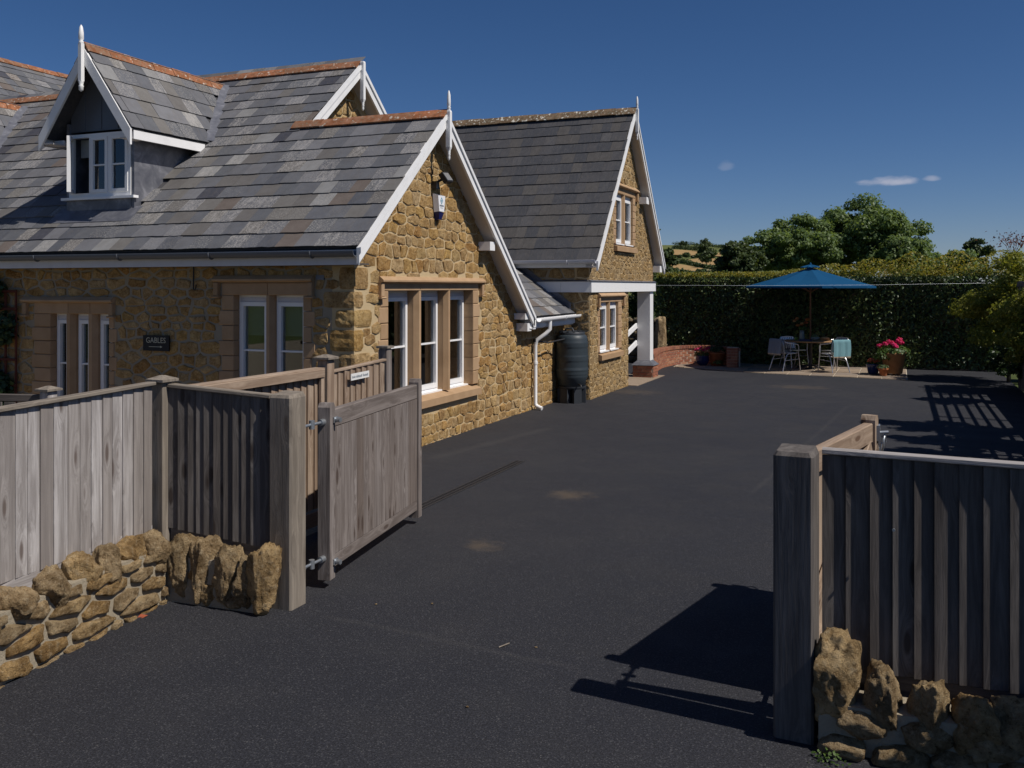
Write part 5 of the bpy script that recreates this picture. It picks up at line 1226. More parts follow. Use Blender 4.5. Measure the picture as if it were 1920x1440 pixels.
for a, b in zip(sp[:-1], sp[1:]):
    d = (b-a).normalized(); n = Vector((-d.y, d.x, 0)); m.hexa([a+n*.03-Vector((0,0,.1)), b+n*.03-Vector((0,0,.1)), b+n*.20-Vector((0,0,.1)), a+n*.20-Vector((0,0,.1)), a+n*.03+Vector((0,0,H_-.075)), b+n*.03+Vector((0,0,H_-.075)), b+n*.20+Vector((0,0,H_-.075)), a+n*.20+Vector((0,0,H_-.075))])
m.build('mortar_core', M['brick_mortar'], cw)
for r in range(6):
    s = .11*(r % 2)
    while s < cum[-1]-.1:
        c, d = along(s+.11); n = Vector((-d.y, d.x, 0)); inst('brick', brick_mesh(.212, .060, .10), cw, frame(c+n*.072+Vector((0,0,.0+r*.0715+.035)), d, Vector((0,0,1)).cross(d), (0,0,1))); s += .2225
s = 0
while s < cum[-1]-.03:
    c, d = along(s+.035); n = Vector((-d.y, d.x, 0)); inst('coping_brick', brick_mesh(.064, .075, .215), cw, frame(c+n*.11+Vector((0,0,.467)), d, n, (0,0,1))); s += .0745
e = sp[-1]; dpier = MB().box((e.x-.13,e.y-.10,-.1),(e.x+.13,e.y+.16,.53)).build('end_pier', M['brick_mortar'], cw)
bricks_on(dpier, (e.x-.14,e.y-.11), (e.x+.14,e.y-.11), -.005, 7, (0,-1)); bricks_on(dpier, (e.x+.14,e.y-.11), (e.x+.14,e.y+.17), -.005, 7, (1,0), 1)
ow = thing('old_stone_wall', 'old dark rubble wall behind the porch ending in a pale rounded stone', 'wall', (-6.5, 25.2, 0))
MB().box((-11,25.0,-.3),(-6.1,25.5,1.18)).build('mortar_core', M['grey_rock'], ow); rg = random.Random(6)
for r in range(7):
    x = -10
    while x < -6.1:
        w = rg.uniform(.18,.36); rock(MB(), (x+w/2, 25.0, .12+r*.175), (w, .22, .185), r*31+x, 3, .12, .6).build('stone', M['grey_rock'], ow); x += w
rock(MB(), (-6.0, 24.85, .66), (.36,.46,1.20), 77, 4, .16, .35).build('end_stone', M['rock'], ow)

# ------------------------------------------------------------------ patio furniture
TBX, TBY = -2.06, 24.55
tb = thing('patio_table', 'round wooden patio table with dark pedestal under the parasol', 'table', (TBX, TBY, .017))
MB().lathe([(.30,.705),(.615,.712),(.63,.722),(.63,.742),(.62,.748),(.028,.749)], (TBX,TBY,0), 40).build('tabletop', M['table_wood'], tb)
MB().lathe([(.055,.05),(.045,.10),(.045,.66),(.10,.704)], (TBX,TBY,0), 16).build('pedestal', M['iron'], tb)
for k in range(4):
    a = math.pi/4+k*math.pi/2+.2; d = Vector((math.cos(a), math.sin(a), 0)); c = Vector((TBX,TBY,0)); MB().tube([c+d*.03+Vector((0,0,.12)), c+d*.20+Vector((0,0,.09)), c+d*.40+Vector((0,0,.035)), c+d*.42+Vector((0,0,.02))], .022, 8).build('foot', M['iron'], tb)
pr = thing('parasol', 'large blue parasol with wooden pole standing in the patio table', 'parasol', (TBX, TBY, .017))
MB().tube([(TBX,TBY,.03),(TBX,TBY,2.60)], .021, 10).build('pole', M['pole_wood'], pr)
MB().lathe([(.13,.018),(.13,.03),(.05,.045),(.03,.16)], (TBX,TBY,0), 20).build('base', M['iron'], pr)
m = MB(); n8 = 8; Rr, zt_, zr_ = 1.60, 2.60, 2.115; rings = 5; vs = [(TBX,TBY,zt_)]; ph = .25
for r in range(1, rings+1):
    f = r/rings
    for k in range(n8*2):
        a = ph+math.pi*k/n8; rib = k % 2 == 0; rr = Rr*f*(1.0 if rib else .935); zz = zt_-(zt_-zr_)*(f**.92)-(0 if rib else .022*math.sin(f*math.pi)); vs.append((TBX+rr*math.cos(a), TBY+rr*math.sin(a), zz))
fs = [(0,1+k,1+(k+1) % 16) for k in range(16)]+[(1+(r-1)*16+k, 1+r*16+k, 1+r*16+(k+1)%16, 1+(r-1)*16+(k+1)%16) for r in range(1,rings) for k in range(16)]
m.add(vs, fs); base = 1+(rings-1)*16
m.add([vs[base+k] for k in range(16)]+[(vs[base+k][0], vs[base+k][1], vs[base+k][2]-.045) for k in range(16)], [(k,k+16,(k+1)%16+16,(k+1)%16) for k in range(16)])
cv = m.build('canopy', M['canvas'], pr)
q = MB(); vt = [(TBX,TBY,zt_+.075)]
for k in range(16): a = ph+math.pi*k/8; vt.append((TBX+.24*math.cos(a), TBY+.24*math.sin(a), zt_-.015+(.03 if k % 2 else 0)))
q.add(vt, [(0,1+k,1+(k+1)%16) for k in range(16)]); q.lathe([(.03,.0),(.03,.03),(.012,.06)], (TBX,TBY,zt_+.06), 10); q.build('top_vent', M['canvas'], cv)
for k in range(8):
    a = ph+math.pi*2*k/8; d = Vector((math.cos(a), math.sin(a), 0)); c = Vector((TBX,TBY,0)); beam('rib', c+d*.05+Vector((0,0,zt_-.05)), c+d*(Rr-.03)+Vector((0,0,zr_-.012)), .022, .014, M['pole_wood'], pr); beam('strut', c+d*.03+Vector((0,0,1.98)), c+d*.78+Vector((0,0,2.345)), .018, .012, M['pole_wood'], pr)
def chair(x, y, rz, label):
    root = thing('patio_chair', label, 'chair', (x, y, .017), 'aluminium chairs round the patio table'); Mc = T((x,y,.017)) @ Matrix.Rotation(rz,4,'Z'); W = lambda p: Mc @ Vector(p); r = .0125
    # local +X is the way the chair faces
    for s in (-1, 1):
        MB().tube([W(p) for p in ((.27,s*.27,0),(.235,s*.265,.30),(.21,s*.265,.44),(.215,s*.27,.60),(.19,s*.27,.655),(.12,s*.268,.675),(-.10,s*.262,.70),(-.20,s*.25,.725))], r, 8).build('front_leg', M['alu'], root)
        MB().tube([W(p) for p in ((-.27,s*.245,0),(-.19,s*.225,.24),(-.12,s*.215,.40),(-.06,s*.21,.43),(.20,s*.215,.445))], r, 8).build('rear_leg', M['alu'], root)
    MB().tube([W(p) for p in ((-.19,-.225,.43),(-.225,-.23,.60),(-.255,-.225,.73),(-.27,-.19,.775),(-.275,0,.785),(-.27,.19,.775),(-.255,.225,.73),(-.225,.23,.60),(-.19,.225,.43))], r, 8).build('back_frame', M['alu'], root)
    for k in range(8):
        xx = -.17+k*.052; MB().obox(Mc, (xx,-.205,.438+.004*k*.3), (xx+.042,.205,.450+.004*k*.3)).build('seat_slat', M['alu'], root)
    for k in range(7):
        yy = -.18+k*.06; beam('back_slat', W((-.195,yy,.47)), W((-.268,yy,.77)), .036, .008, M['alu'], root, Mc.to_3x3() @ Vector((0,1,0)))
    for s in (-1, 1): MB().tube([W((.235,s*.262,.30)), W((-.20,s*.23,.27))], .008, 6).build('stretcher', M['alu'], root)
    return Mc
c1 = chair(-2.62, 23.84, math.radians(48), 'aluminium chair left of the table with a grey throw over its back')
c2 = chair(-1.45, 23.92, math.radians(130), 'aluminium chair right of the table with a teal throw over its back')
c3 = chair(-2.52, 25.00, math.radians(-45), 'aluminium chair at the back left of the table, half hidden by the front chair')
c4 = chair(-1.52, 25.02, math.radians(225), 'aluminium chair at the back right of the table, mostly hidden')
def throw(Mc, y0, y1, drop_b, drop_f, mat, label, seed):
    rg = random.Random(seed); root = None; nx, ny = 18, 14; vs = []; m = MB()
    tot = drop_b+drop_f+.05
    for i in range(nx+1):
        s = tot*i/nx
        for j in range(ny+1):
            t = j/ny; y = y0+(y1-y0)*t; w = .012*math.sin(t*17+seed)+.008*math.sin(t*31+2*seed)
            if s < drop_b: z = .80-(drop_b-s); x = -.298-.03*((drop_b-s)/drop_b)+w*(1-s/drop_b*.6)-.01; y += .02*math.sin(seed+s*9)*(1-s/drop_b)
            elif s < drop_b+.05: a = (s-drop_b)/.05; x = -.298+.05*a; z = .80+.006*math.sin(a*math.pi)
            else: a = s-drop_b-.05; x = -.248+.06*a/.4+w*.6; z = .80-a
            vs.append(Mc @ Vector((x, y, z)))
    fs = [(i*(ny+1)+j, (i+1)*(ny+1)+j, (i+1)*(ny+1)+j+1, i*(ny+1)+j+1) for i in range(nx) for j in range(ny)]
    o = m.add(vs, fs, True).build('throw', mat); tag(o, label, 'throw')
    q = MB()
    for j in range(ny*3):
        t = j/(ny*3-1); k = t*ny; a = int(min(k, ny-1)); p = vs[a].lerp(vs[a+1], k-a); q.add([p+Vector((-.004,0,0)), p+Vector((.004,0,0)), p+Vector((rg.uniform(-.01,.01),rg.uniform(-.008,.008),-.06))], [(0,1,2)])
    for j in range(ny): a, b = vs[j], vs[j+1]; q.add([a+Vector((0,0,.0)), b, b+Vector((0,0,-.025)), a+Vector((0,0,-.025))], [(0,1,2,3)])
    tag(q.build('fringe', M['fringe'], o), kind='stuff')
throw(c1, -.245, .20, .36, .26, M['throw_grey'], 'grey blue throw draped over the back of the left chair', 1)
throw(c2, -.24, .25, .40, .30, M['throw_teal'], 'pale teal throw with cream fringe over the right chair', 2)
# on the table
def flowers(root, c, r, n, mat, size, seed, flat=.6, nm='blossom'):
    rg_ = np.random.default_rng(seed); d = rg_.normal(size=(n,3)); d /= np.linalg.norm(d, axis=1, keepdims=True); P = np.array(c)+d*np.array([r,r,r*flat])*rg_.uniform(.5,1,(n,1)); return leaves(nm, P, d+np.array([0,0,.5]), rg_.uniform(size*.7,size*1.3,n), mat, root, .8, seed)
va = thing('flower_vase', 'tall vase of orange, red and yellow flowers on the table', 'vase', (TBX-.20, TBY-.05, .749)); vx, vy = TBX-.20, TBY-.06
MB().lathe([(.05,.7495),(.065,.76),(.07,.82),(.055,.92),(.06,1.0),(.052,.995),(.045,.92)], (vx,vy,0), 18).build('vase', M['vase_glass'], va)
for k in range(9):
    a = k*2.4; h = 1.20+.10*math.sin(k*1.7); rr = .10+.10*((k*37) % 10)/10; c = (vx+rr*math.cos(a), vy+rr*.7*math.sin(a), h); MB().tube([(vx,vy,.98), c], .004, 5).build('stem', M['geranium_leaf'], va); flowers(va, c, .055, 40, M['cream_petal'] if k % 3 else M['coral'], .05, k)
flowers(va, (vx+.02,vy,1.08), .12, 60, M['geranium_leaf'], .07, 40, .8, 'foliage')
def stand(name, lab, cat, x, y, prof, mat): 
    return tag(MB().lathe(prof, (x,y,.7495), 18).build(name, mat), lab, cat)
stand('plate', 'pale plate on the left rim of the table', 'plate', TBX-.42, TBY-.08, [(.05,.001),(.11,.012),(.115,.018),(.05,.008)], M['china'])
stand('bowl', 'dark bowl with salad at the middle right of the table', 'bowl', TBX+.12, TBY-.12, [(.05,.001),(.09,.03),(.115,.085),(.108,.085),(.08,.03)], M['vase_glass'])
sa = thing('salad', 'green and yellow salad heaped in the dark bowl', 'salad', (TBX+.12,TBY-.12,.80)); flowers(sa, (TBX+.12,TBY-.12,.86), .10, 120, M['sage'], .05, 9, .7, 'salad_leaves')
tag(MB().box((TBX-.24,TBY-.36,.7495),(TBX+.06,TBY-.20,.775)).build('folded_cloth', M['navy']), 'folded navy cloth lying at the front of the table', 'cloth')
bb_ = thing('bread_board', 'wooden board with a loaf of bread on the right of the table', 'board', (TBX+.34,TBY-.10,.75)); MB().box((TBX+.22,TBY-.20,.7495),(TBX+.50,TBY+.0,.765)).build('board', M['table_wood'], bb_); rock(MB(), (TBX+.36,TBY-.10,.805), (.22,.12,.085), 3, 3, .06, .2, 0, False).build('loaf', M['bread'], bb_)
for k, (dx_, dy_) in enumerate(((-.33,-.20),)): tag(MB().lathe([(.004,.001),(.03,.01),(.042,.04),(.03,.075),(.004,.085)], (TBX+dx_,TBY+dy_,.7495), 14).build('apple', M['lime']), 'green apple lying beside the vase', 'fruit')
# pots
def pot(root, x, y, prof, mat, rim=None):
    o = MB().lathe(prof, (x,y,.02), 28).build('pot', mat, root); r = prof[-1][0]; MB().lathe([(r*.4,prof[-1][1]-.045),(r*.93,prof[-1][1]-.03)], (x,y,.02), 20).build('soil', M['soil'], root); return o
bx_, by_ = gz(1675,704).x, gz(1675,704).y
pg = thing('planter', 'large tan terracotta planter of bright pink geraniums at the patio corner', 'planter', (bx_,by_,.02)); pot(pg, bx_, by_, [(.175,.03),(.20,.035),(.265,.46),(.30,.475),(.30,.52),(.285,.53),(.265,.525)], M['terracotta'])
for k in range(3): a = k*2.1-.6; MB().lathe([(.03,0),(.035,.028)], (bx_+.15*math.cos(a),by_+.15*math.sin(a),.018), 10).build('pot_foot', M['terracotta'], pg)
def mound(root, c, r, n, mat, size, seed, nm='foliage', h=.6):
    rg_ = np.random.default_rng(seed); d = rg_.normal(size=(n,3)); d /= np.linalg.norm(d, axis=1, keepdims=True); d[:,2] = abs(d[:,2])*1.0-.15; P = np.array(c)+d*np.array([r,r,r*h])*rg_.uniform(.55,1.05,(n,1)); return leaves(nm, P, d+rg_.normal(size=(n,3))*.5+np.array([0,0,.6]), rg_.uniform(size*.6,size*1.3,n), mat, root, .8, seed)
mound(pg, (bx_,by_,.58), .38, 420, M['geranium_leaf'], .075, 1, h=.45); mound(pg, (bx_+.30,by_-.05,.50), .14, 60, M['geranium_leaf'], .06, 14, 'trailing_foliage')
for k, (dx_, dy_, dz_) in enumerate(((-.30,-.05,.70),(-.18,-.12,.76),(-.05,-.05,.78),(.02,-.14,.74),(.10,-.02,.82),(.17,-.10,.80),(-.10,.05,.80),(.06,-.18,.70),(.13,.05,.86))): flowers(pg, (bx_+dx_,by_+dy_,dz_), .075, 60, M['pink'], .045, 60+k, .8)
p = gz(1637,703); pb_ = thing('flower_pot', 'small dark blue glazed pot of coral flowers beside the large planter', 'flower pot', (p.x,p.y,.02)); pot(pb_, p.x, p.y, [(.085,0),(.11,.02),(.155,.20),(.165,.225),(.165,.245),(.150,.245)], M['blue_glaze']); mound(pb_, (p.x,p.y,.27), .15, 90, M['geranium_leaf'], .05, 3); mound(pb_, (p.x,p.y,.33), .16, 150, M['coral'], .045, 4, 'blossom')
p = gz(1656,706); ps = thing('flower_pot', 'small terracotta pot with grey-green sage plant in front of the planter', 'flower pot', (p.x,p.y,.02)); pot(ps, p.x, p.y, [(.075,0),(.10,.13),(.115,.135),(.118,.175),(.105,.175)], M['terracotta_red']); mound(ps, (p.x,p.y,.22), .13, 120, M['sage'], .05, 5); mound(ps, (p.x-.03,p.y+.15,.42), .18, 160, M['geranium_leaf'], .06, 6, 'tall_foliage', 1.6)
p = gz(1317,686); pl = thing('flower_pot', 'round cobalt blue pot of pink flowers by the curved brick wall', 'flower pot', (p.x,p.y,.02)); pot(pl, p.x, p.y, [(.10,0),(.15,.05),(.185,.15),(.165,.24),(.175,.26),(.16,.262)], M['blue_glaze']); mound(pl, (p.x,p.y,.30), .22, 200, M['geranium_leaf'], .055, 7)
for k in range(6): flowers(pl, (p.x-.18+.07*k, p.y-.04*(k % 2), .43+.03*(k % 3)), .05, 40, M['pink'], .04, 80+k)
p = gz(1343,687); pk = thing('flower_pot', 'brown terracotta pot with a dark leafy plant beside the blue pot', 'flower pot', (p.x,p.y,.02)); pot(pk, p.x, p.y+.12, [(.13,0),(.16,.02),(.20,.30),(.22,.31),(.22,.35),(.20,.35)], M['terracotta_red']); mound(pk, (p.x,p.y+.12,.42), .24, 200, M['ivy'], .07, 8); mound(pk, (p.x+.05,p.y-.1,.10), .17, 120, M['geranium_leaf'], .05, 9, 'low_foliage')

# ------------------------------------------------------------------ hedge, trees, shrubs
hd_ = thing('laurel_hedge', 'tall clipped laurel hedge with yellow young growth along its top behind the patio', 'hedge', (-1.5, 26.3, 0))
rgn = np.random.default_rng(12)
ha, hb = np.array([-6.25,25.5]), np.array([4.4,25.75]); hl_ = np.linalg.norm(hb-ha); hx_ = (hb-ha)/hl_; hn = np.array([hx_[1],-hx_[0]]); HH, HT = 2.36, 1.3
def hedge_pts(n, face):
    s = rgn.random(n)*hl_; 
    if face == 'front': z = .03+rgn.random(n)*(HH-.03); o = rgn.normal(size=n)*.06+.05*np.sin(s*2.1+z*1.7)+.04*np.sin(s*5.3-z*3)-.02+.20*np.clip(z/HH,0,1)**1.5-.05; N_ = np.stack([np.full(n,hn[0]),np.full(n,hn[1]),np.full(n,.22)],1)
    elif face == 'top': z = HH+.05*np.sin(s*1.7)+.05*np.sin(s*4.1)+rgn.normal(size=n)*.06; o = .17-rgn.random(n)*HT; N_ = np.tile([hn[0]*.2,hn[1]*.2,1.0],(n,1))
    else: z = rgn.random(n)*HH; o = -rgn.random(n)*HT; s = rgn.normal(size=n)*.08; N_ = np.tile([-hx_[0],-hx_[1],.3],(n,1))
    P = np.stack([ha[0]+hx_[0]*s+hn[0]*o, ha[1]+hx_[1]*s+hn[1]*o, z],1); return P, N_+rgn.normal(size=(n,3))*.55
P1,N1 = hedge_pts(26000,'front'); P2,N2 = hedge_pts(7000,'top'); P3,N3 = hedge_pts(3500,'end')
P = np.concatenate([P1,P2,P3]); leaves('foliage', P, np.concatenate([N1,N2,N3]), rgn.uniform(.06,.125,len(P)), M['laurel'], hd_, .42, 3)
MB().hexa([(ha[0]-hn[0]*.42,ha[1]-hn[1]*.42,0),(hb[0]-hn[0]*.42,hb[1]-hn[1]*.42,0),(hb[0]-hn[0]*HT,hb[1]-hn[1]*HT,0),(ha[0]-hn[0]*HT,ha[1]-hn[1]*HT,0),(ha[0]-hn[0]*.42,ha[1]-hn[1]*.42,HH-.12),(hb[0]-hn[0]*.42,hb[1]-hn[1]*.42,HH-.12),(hb[0]-hn[0]*HT,hb[1]-hn[1]*HT,HH-.12),(ha[0]-hn[0]*HT,ha[1]-hn[1]*HT,HH-.12)]).build('inner_growth', M['soil'], hd_)
n = 9000; s = rgn.random(n)*hl_; tall = .12+.50*np.clip((s-3.2)/3.5,0,1)*(.6+.4*np.sin(s*3.1)**2); z = HH+.02+np.minimum(np.abs(rgn.normal(size=n)),1.7)*tall*.6; o = -rgn.random(n)**1.4*HT+.22
P = np.stack([ha[0]+hx_[0]*s+hn[0]*o, ha[1]+hx_[1]*s+hn[1]*o, z],1); leaves('young_shoots', P, rgn.normal(size=(n,3))+np.array([.3,-.3,.7]), rgn.uniform(.05,.10,n), M['shoots'], hd_, .5, 4)

def tree(name, label, cat, base, h, rx, ry, crown_lo, mat, nleaf, size, seed, group=None, trunk=.2, nclump=34, clump=.30, lean=(0,0)):
    root = thing(name, label, cat, (base[0], base[1], -.3), group); rg_ = np.random.default_rng(seed)
    cz_ = (h+crown_lo)/2; rz = (h-crown_lo)/2; C = []; Rr_ = []
    for k in range(nclump):
        d = rg_.normal(size=3); d /= np.linalg.norm(d); d[2] = d[2]*.9+.1; f = rg_.uniform(.30,.86); C.append([base[0]+lean[0]+d[0]*rx*f, base[1]+lean[1]+d[1]*ry*f, cz_+d[2]*rz*f]); Rr_.append(min(rx,rz)*clump*rg_.uniform(.7,1.3))
    P, N_ = blob_points(rg_, C, Rr_, nleaf); leaves('crown', P, N_, rg_.uniform(size*.6,size*1.35,nleaf), mat, root, .55, seed)
    b = Vector((base[0],base[1],-.3)); t = Vector((base[0]+lean[0]*.6,base[1]+lean[1]*.6,cz_)); MB().tube([b, b.lerp(t,.3)+Vector((.1*trunk,.2*trunk,0)), b.lerp(t,.65)-Vector((.3*trunk,0,0)), t], trunk, 9, trunk*.5).build('trunk', M['bark'], root)
    for k in range(0, nclump, 6):
        c = Vector(C[k]); a = b.lerp(t, .45+.5*((k*7) % 10)/10); MB().tube([a, a.lerp(c,.5)+Vector((0,0,.12*rz)), c], trunk*.35, 6, trunk*.08).build('limb', M['bark'], root)
    return root
G1 = 'trees beyond the hedge'
def tree_at(u, d, vtop, wpx, vlow, *a, **k):
    p = atd(u, d); h = HC+(HZ-vtop)/FPX*d; lo = HC+(HZ-vlow)/FPX*d; r = wpx/2/FPX*d; return dict(base=(p.x,p.y), h=h, rx=r, ry=r, crown_lo=lo)
tree('ash_tree', 'tallest rounded green tree beyond the hedge, right of the parasol', 'tree', mat=M['ash'], nleaf=52000, size=.17, seed=1, group=G1, trunk=.28, nclump=110, clump=.26, **tree_at(1625,46,372,225,535))
tree('ash_tree', 'broad rounded green tree beyond the hedge, directly above the parasol', 'tree', mat=M['ash'], nleaf=44000, size=.165, seed=2, group=G1, trunk=.25, nclump=100, clump=.26, **tree_at(1490,45,402,205,540))
tree('ash_tree', 'lower dark tree at the left end of the tree group beyond the hedge', 'tree', mat=M['dark_leaf'], nleaf=14000, size=.17, seed=3, group=G1, trunk=.15, nclump=60, clump=.28, **tree_at(1385,40,446,100,545))
tree('ash_tree', 'low round tree at the right foot of the tallest tree beyond the hedge', 'tree', mat=M['ash'], nleaf=13000, size=.17, seed=4, group=G1, trunk=.15, nclump=56, clump=.3, **tree_at(1700,43,440,95,545))
tree('bushy_tree', 'low hazy green bush mass beyond the right half of the hedge', 'tree', mat=M['ash'], nleaf=14000, size=.2, seed=5, group=G1, trunk=.15, nclump=60, clump=.35, **tree_at(1775,50,462,140,545))
tree('bushy_tree', 'small dark tree standing up above the bushes near the right edge', 'tree', mat=M['dark_leaf'], nleaf=5000, size=.2, seed=6, group=G1, trunk=.12, nclump=24, clump=.28, **tree_at(1828,58,440,70,535))
tree('dark_tree', 'dark tree showing behind the right slope of the annexe roof', 'tree', mat=M['dark_leaf'], nleaf=9000, size=.16, seed=7, group=G1, trunk=.2, nclump=40, clump=.25, **tree_at(1200,34,388,100,560))
tree('dark_tree', 'low dark bush below the annexe roof beside the distant fields', 'tree', mat=M['dark_leaf'], nleaf=8000, size=.15, seed=8, group=G1, trunk=.12, nclump=34, clump=.26, **tree_at(1235,36,446,75,590))
tree('green_bush', 'sunlit green bush seen behind the white porch post', 'bush', mat=M['ivy'], nleaf=6000, size=.12, seed=9, trunk=.06, nclump=26, clump=.3, **tree_at(1200,30,508,120,640))
# right-hand boundary: trellis fence along the drive with shrubs behind it
S_ = 'shrubs along the right-hand boundary'
def shrub(name, label, c, h, rx, ry, mat, n, size, seed, lo=.2, group=S_): return tree(name, label, 'shrub', (c[0],c[1]), h, rx, ry, lo, mat, n, size, seed, group, .05, 36, .28)
s1 = shrub('yellow_shrub', 'large yellow-green shrub at the right edge in front of the hedge', (2.25,23.1), 3.15, 1.15, 1.2, M['yellow_leaf'], 22000, .075, 21, .1)
rgn2 = np.random.default_rng(5); P = np.array([2.35,23.1,3.12])+rgn2.normal(size=(200,3))*np.array([.22,.25,.10]); [MB().tube([(2.3,23.1,2.7), (2.35+.05*k-.15,23.1+.06*(k%3)-.05,3.0), (2.35+.10*k-.32,23.1+.12*(k%3)-.1,3.18)], .007, 5, .003).build('twig', M['bark'], s1) for k in range(7)]
tag(leaves('red_tips', P, rgn2.normal(size=(200,3))+np.array([0,0,.4]), rgn2.uniform(.04,.08,200), M['red_leaf'], s1, .5, 6), kind='stuff')
shrub('yellow_shrub', 'second yellow-green shrub cut off by the right edge of the picture', (2.55,20.7), 2.75, 1.05, 1.2, M['yellow_leaf'], 20000, .07, 22, .1)
shrub('dark_shrub', 'dark low shrub at the foot of the yellow-green shrubs on the right', (2.35,21.9), 1.05, .75, 1.2, M['ivy'], 6000, .07, 23, .02)
for k, (x, y, h, r) in enumerate(((2.9,18.7,3.9,.55),(2.8,14.9,4.0,.8),(2.8,13.6,3.6,.8),(2.8,12.2,4.0,.9),(2.9,10.4,3.4,1.0),(2.9,8.4,3.0,1.1))):
    shrub('dark_shrub', ('dark shrub beside the far end of the trellis, off the right edge','tall dark shrub shading the drive below the lattice shadow, off the right edge','dark shrub beside the middle of the trellis, off the right edge','tallest dark shrub along the trellis, off the right edge','broad dark shrub along the trellis behind the right fence','broad low dark shrub nearest the right foreground fence')[k], (x,y), h, r, r, M['ivy'], 9000, .12, 30+k, .3)
shrub('dark_shrub', 'added unseen shrub that shades the right foreground wall and fence', (2.45,4.05), 2.72, .85, .8, M['ivy'], 18000, .12, 44, .0)  # out of view, added to block sun from the right wall and fence
tf = thing('trellis_fence', 'trellis-topped fence along the right side casting a lattice shadow on the drive', 'fence', (2.3, 15, 0)); FXt = 2.32
MB().box((FXt-.012,6.0,0),(FXt+.012,21.6,.92)).build('panel', M['wood_dark'], tf)
for k in range(10): beam('post', (FXt,6.0+k*1.72,0), (FXt,6.0+k*1.72,2.22), .09, .09, M['wood_dark'], tf, (1,0,0))
for z in (1.02,1.24,1.46,1.68,1.90,2.15): beam('rail', (FXt-.06,6.0,z), (FXt-.06,21.5,z), .055 if z < 2 else .10, .03, M['wood_dark'], tf)
for k in range(0, 78): beam('lath', (FXt-.08,6.05+k*.2,.93), (FXt-.08,6.05+k*.2,2.12), .012, .008, M['wood_dark'], tf, (0,1,0))
# climber on the front wall
tr_ = thing('wall_trellis', 'dark red wooden trellis on the shaded wall at the far left', 'trellis', (-11.6, FY-.05, 0))
for x in (-11.80,-11.60,-11.40,-11.20): beam('upright', (x,FY-.05,.1), (x,FY-.05,2.06), .035, .02, M['wood_red'], tr_, (1,0,0))
for z in (.4,.75,1.1,1.45,1.80,2.04): beam('crossbar', (-11.85,FY-.072,z), (-11.16,FY-.072,z), .035, .02, M['wood_red'], tr_)
iv = thing('climbing_plant', 'dark green climbing plant covering the trellis at the left edge', 'plant', (-11.7, FY-.12, 0)); rg_ = np.random.default_rng(3)
C = [[-11.75+rg_.uniform(-.45,.48), FY-.16, rg_.uniform(.3,2.15)] for _ in range(44)]; C = [c for c in C if not (c[0] > -11.5 and (c[2] > 1.62 or .85 < c[2] < 1.05))]; P,N_ = blob_points(rg_, C, [.17]*len(C), 5000); leaves('foliage', P, N_+np.array([0,-.8,0]), rg_.uniform(.05,.10,5000), M['ivy'], iv, .6, 4)
MB().tube([(-11.8,FY-.10,0),(-11.75,FY-.10,.7),(-11.9,FY-.10,1.3),(-11.8,FY-.10,1.9)], .018, 6).build('stem', M['bark'], iv)
# washing line
a, b = onX(1226,535,-5.28), Vector((4.3,26.0,2.26)); mid = a.lerp(b,.5)-Vector((0,0,.05)); tag(MB().tube([a, a.lerp(mid,.5)-Vector((0,0,.012)), mid, b.lerp(mid,.5)-Vector((0,0,.012)), b], .0028, 5).build('washing_line', M['galv']), 'thin white washing line stretched from the porch past the hedge', 'washing line')

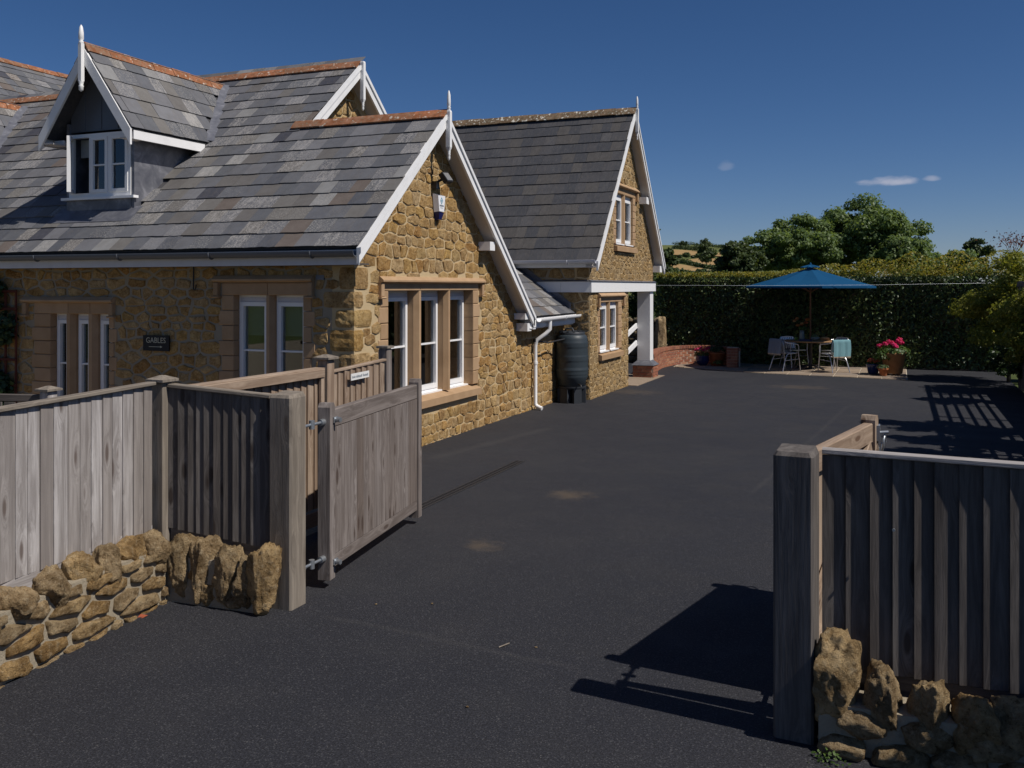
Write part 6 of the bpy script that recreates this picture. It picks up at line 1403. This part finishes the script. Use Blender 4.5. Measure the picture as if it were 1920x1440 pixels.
# ------------------------------------------------------------------ distant hillside
def hill_z(d): return 6.0+(d-300)*.0615
def hp(u, v):         # point on the hillside seen at a pixel: z = hill_z(d)
    k = (HZ-v)/FPX; d = (6.0-300*.0615-HC)/(k-.0615); p = atd(u, d); return Vector((p.x, p.y, hill_z(d)))
m = MB(); us = list(range(900, 1560, 30)); ds = [140,200,300,450,600,750,900,1000,1100]; vs = []
for d in ds:
    for u in us:
        p = atd(u, d); z = -2+8*(d-140)/160 if d < 300 else hill_z(d); f = 1-max(0,(u-1250)/700)**1.3; top = 30+14*f
        vs.append((p.x, p.y, min(z, top) if d < 1000 else min(z, top)-(d-950)*.05))
nu = len(us); m.add(vs, [(i*nu+j, i*nu+j+1, (i+1)*nu+j+1, (i+1)*nu+j) for i in range(len(ds)-1) for j in range(nu-1)], True); structure(m, 'hillside', M['pasture'])
for (poly) in ([(1205,493),(1250,494),(1285,499),(1325,507),(1360,513),(1205,516)], [(1275,491),(1310,486),(1350,487),(1352,499),(1320,500),(1292,495)], [(1262,469),(1300,471),(1352,476),(1352,482),(1300,481),(1262,479)]):
    structure(MB().add([hp(u,v)+Vector((0,0,.5)) for u,v in poly], [tuple(range(len(poly)))]), 'field', M['straw'])
def hedgerow(pts, n, hgt, seed):
    rg_ = np.random.default_rng(seed); C = []; Rr_ = []
    for (a, b) in zip(pts[:-1], pts[1:]):
        pa_, pb_ = hp(*a), hp(*b); k = max(3, int((pb_-pa_).length/ (hgt*1.1)))
        for i in range(k): p = pa_.lerp(pb_, i/k); s = rg_.uniform(.6,1.3); C.append([p.x,p.y,p.z+hgt*.45*s]); Rr_.append(hgt*.6*s)
    P, N_ = blob_points(rg_, C, Rr_, n); o = leaves('hedgerow', P, N_, rg_.uniform(.6,1.2,n), M['dark_leaf'], None, .7, seed); tag(o, kind='stuff')
hedgerow([(1215,488),(1262,491),(1290,496),(1322,504),(1345,508)], 2200, 1.7, 1); hedgerow([(1262,485),(1300,484.5),(1345,486)], 2200, 2.8, 2); hedgerow([(1262,468),(1290,470),(1320,473),(1352,474)], 2400, 4.0, 3); hedgerow([(1255,516),(1290,516),(1330,514),(1350,512)], 2000, 2.2, 5)
hedgerow([(1262,459.5),(1300,461.5),(1325,464),(1370,468)], 2000, 3.5, 6)
for k, (u, v, hgt, lab) in enumerate(((1322,473,10,'dark round tree on the skyline of the distant hill'), (1325,504,8,'round field tree at the lower edge of the distant stubble field'), (1282,469,7,'small hedgerow tree at the left of the distant hilltop'), (1318,484,8,'hedgerow tree between the two upper distant fields'))):
    p = hp(u, v); tree('field_tree', lab, 'tree', (p.x,p.y), p.z+hgt, hgt*.45, hgt*.45, p.z+hgt*.12, M['dark_leaf'], 1400, 1.0, 90+k, 'trees on the distant hillside', .3, 16, .4).location.z
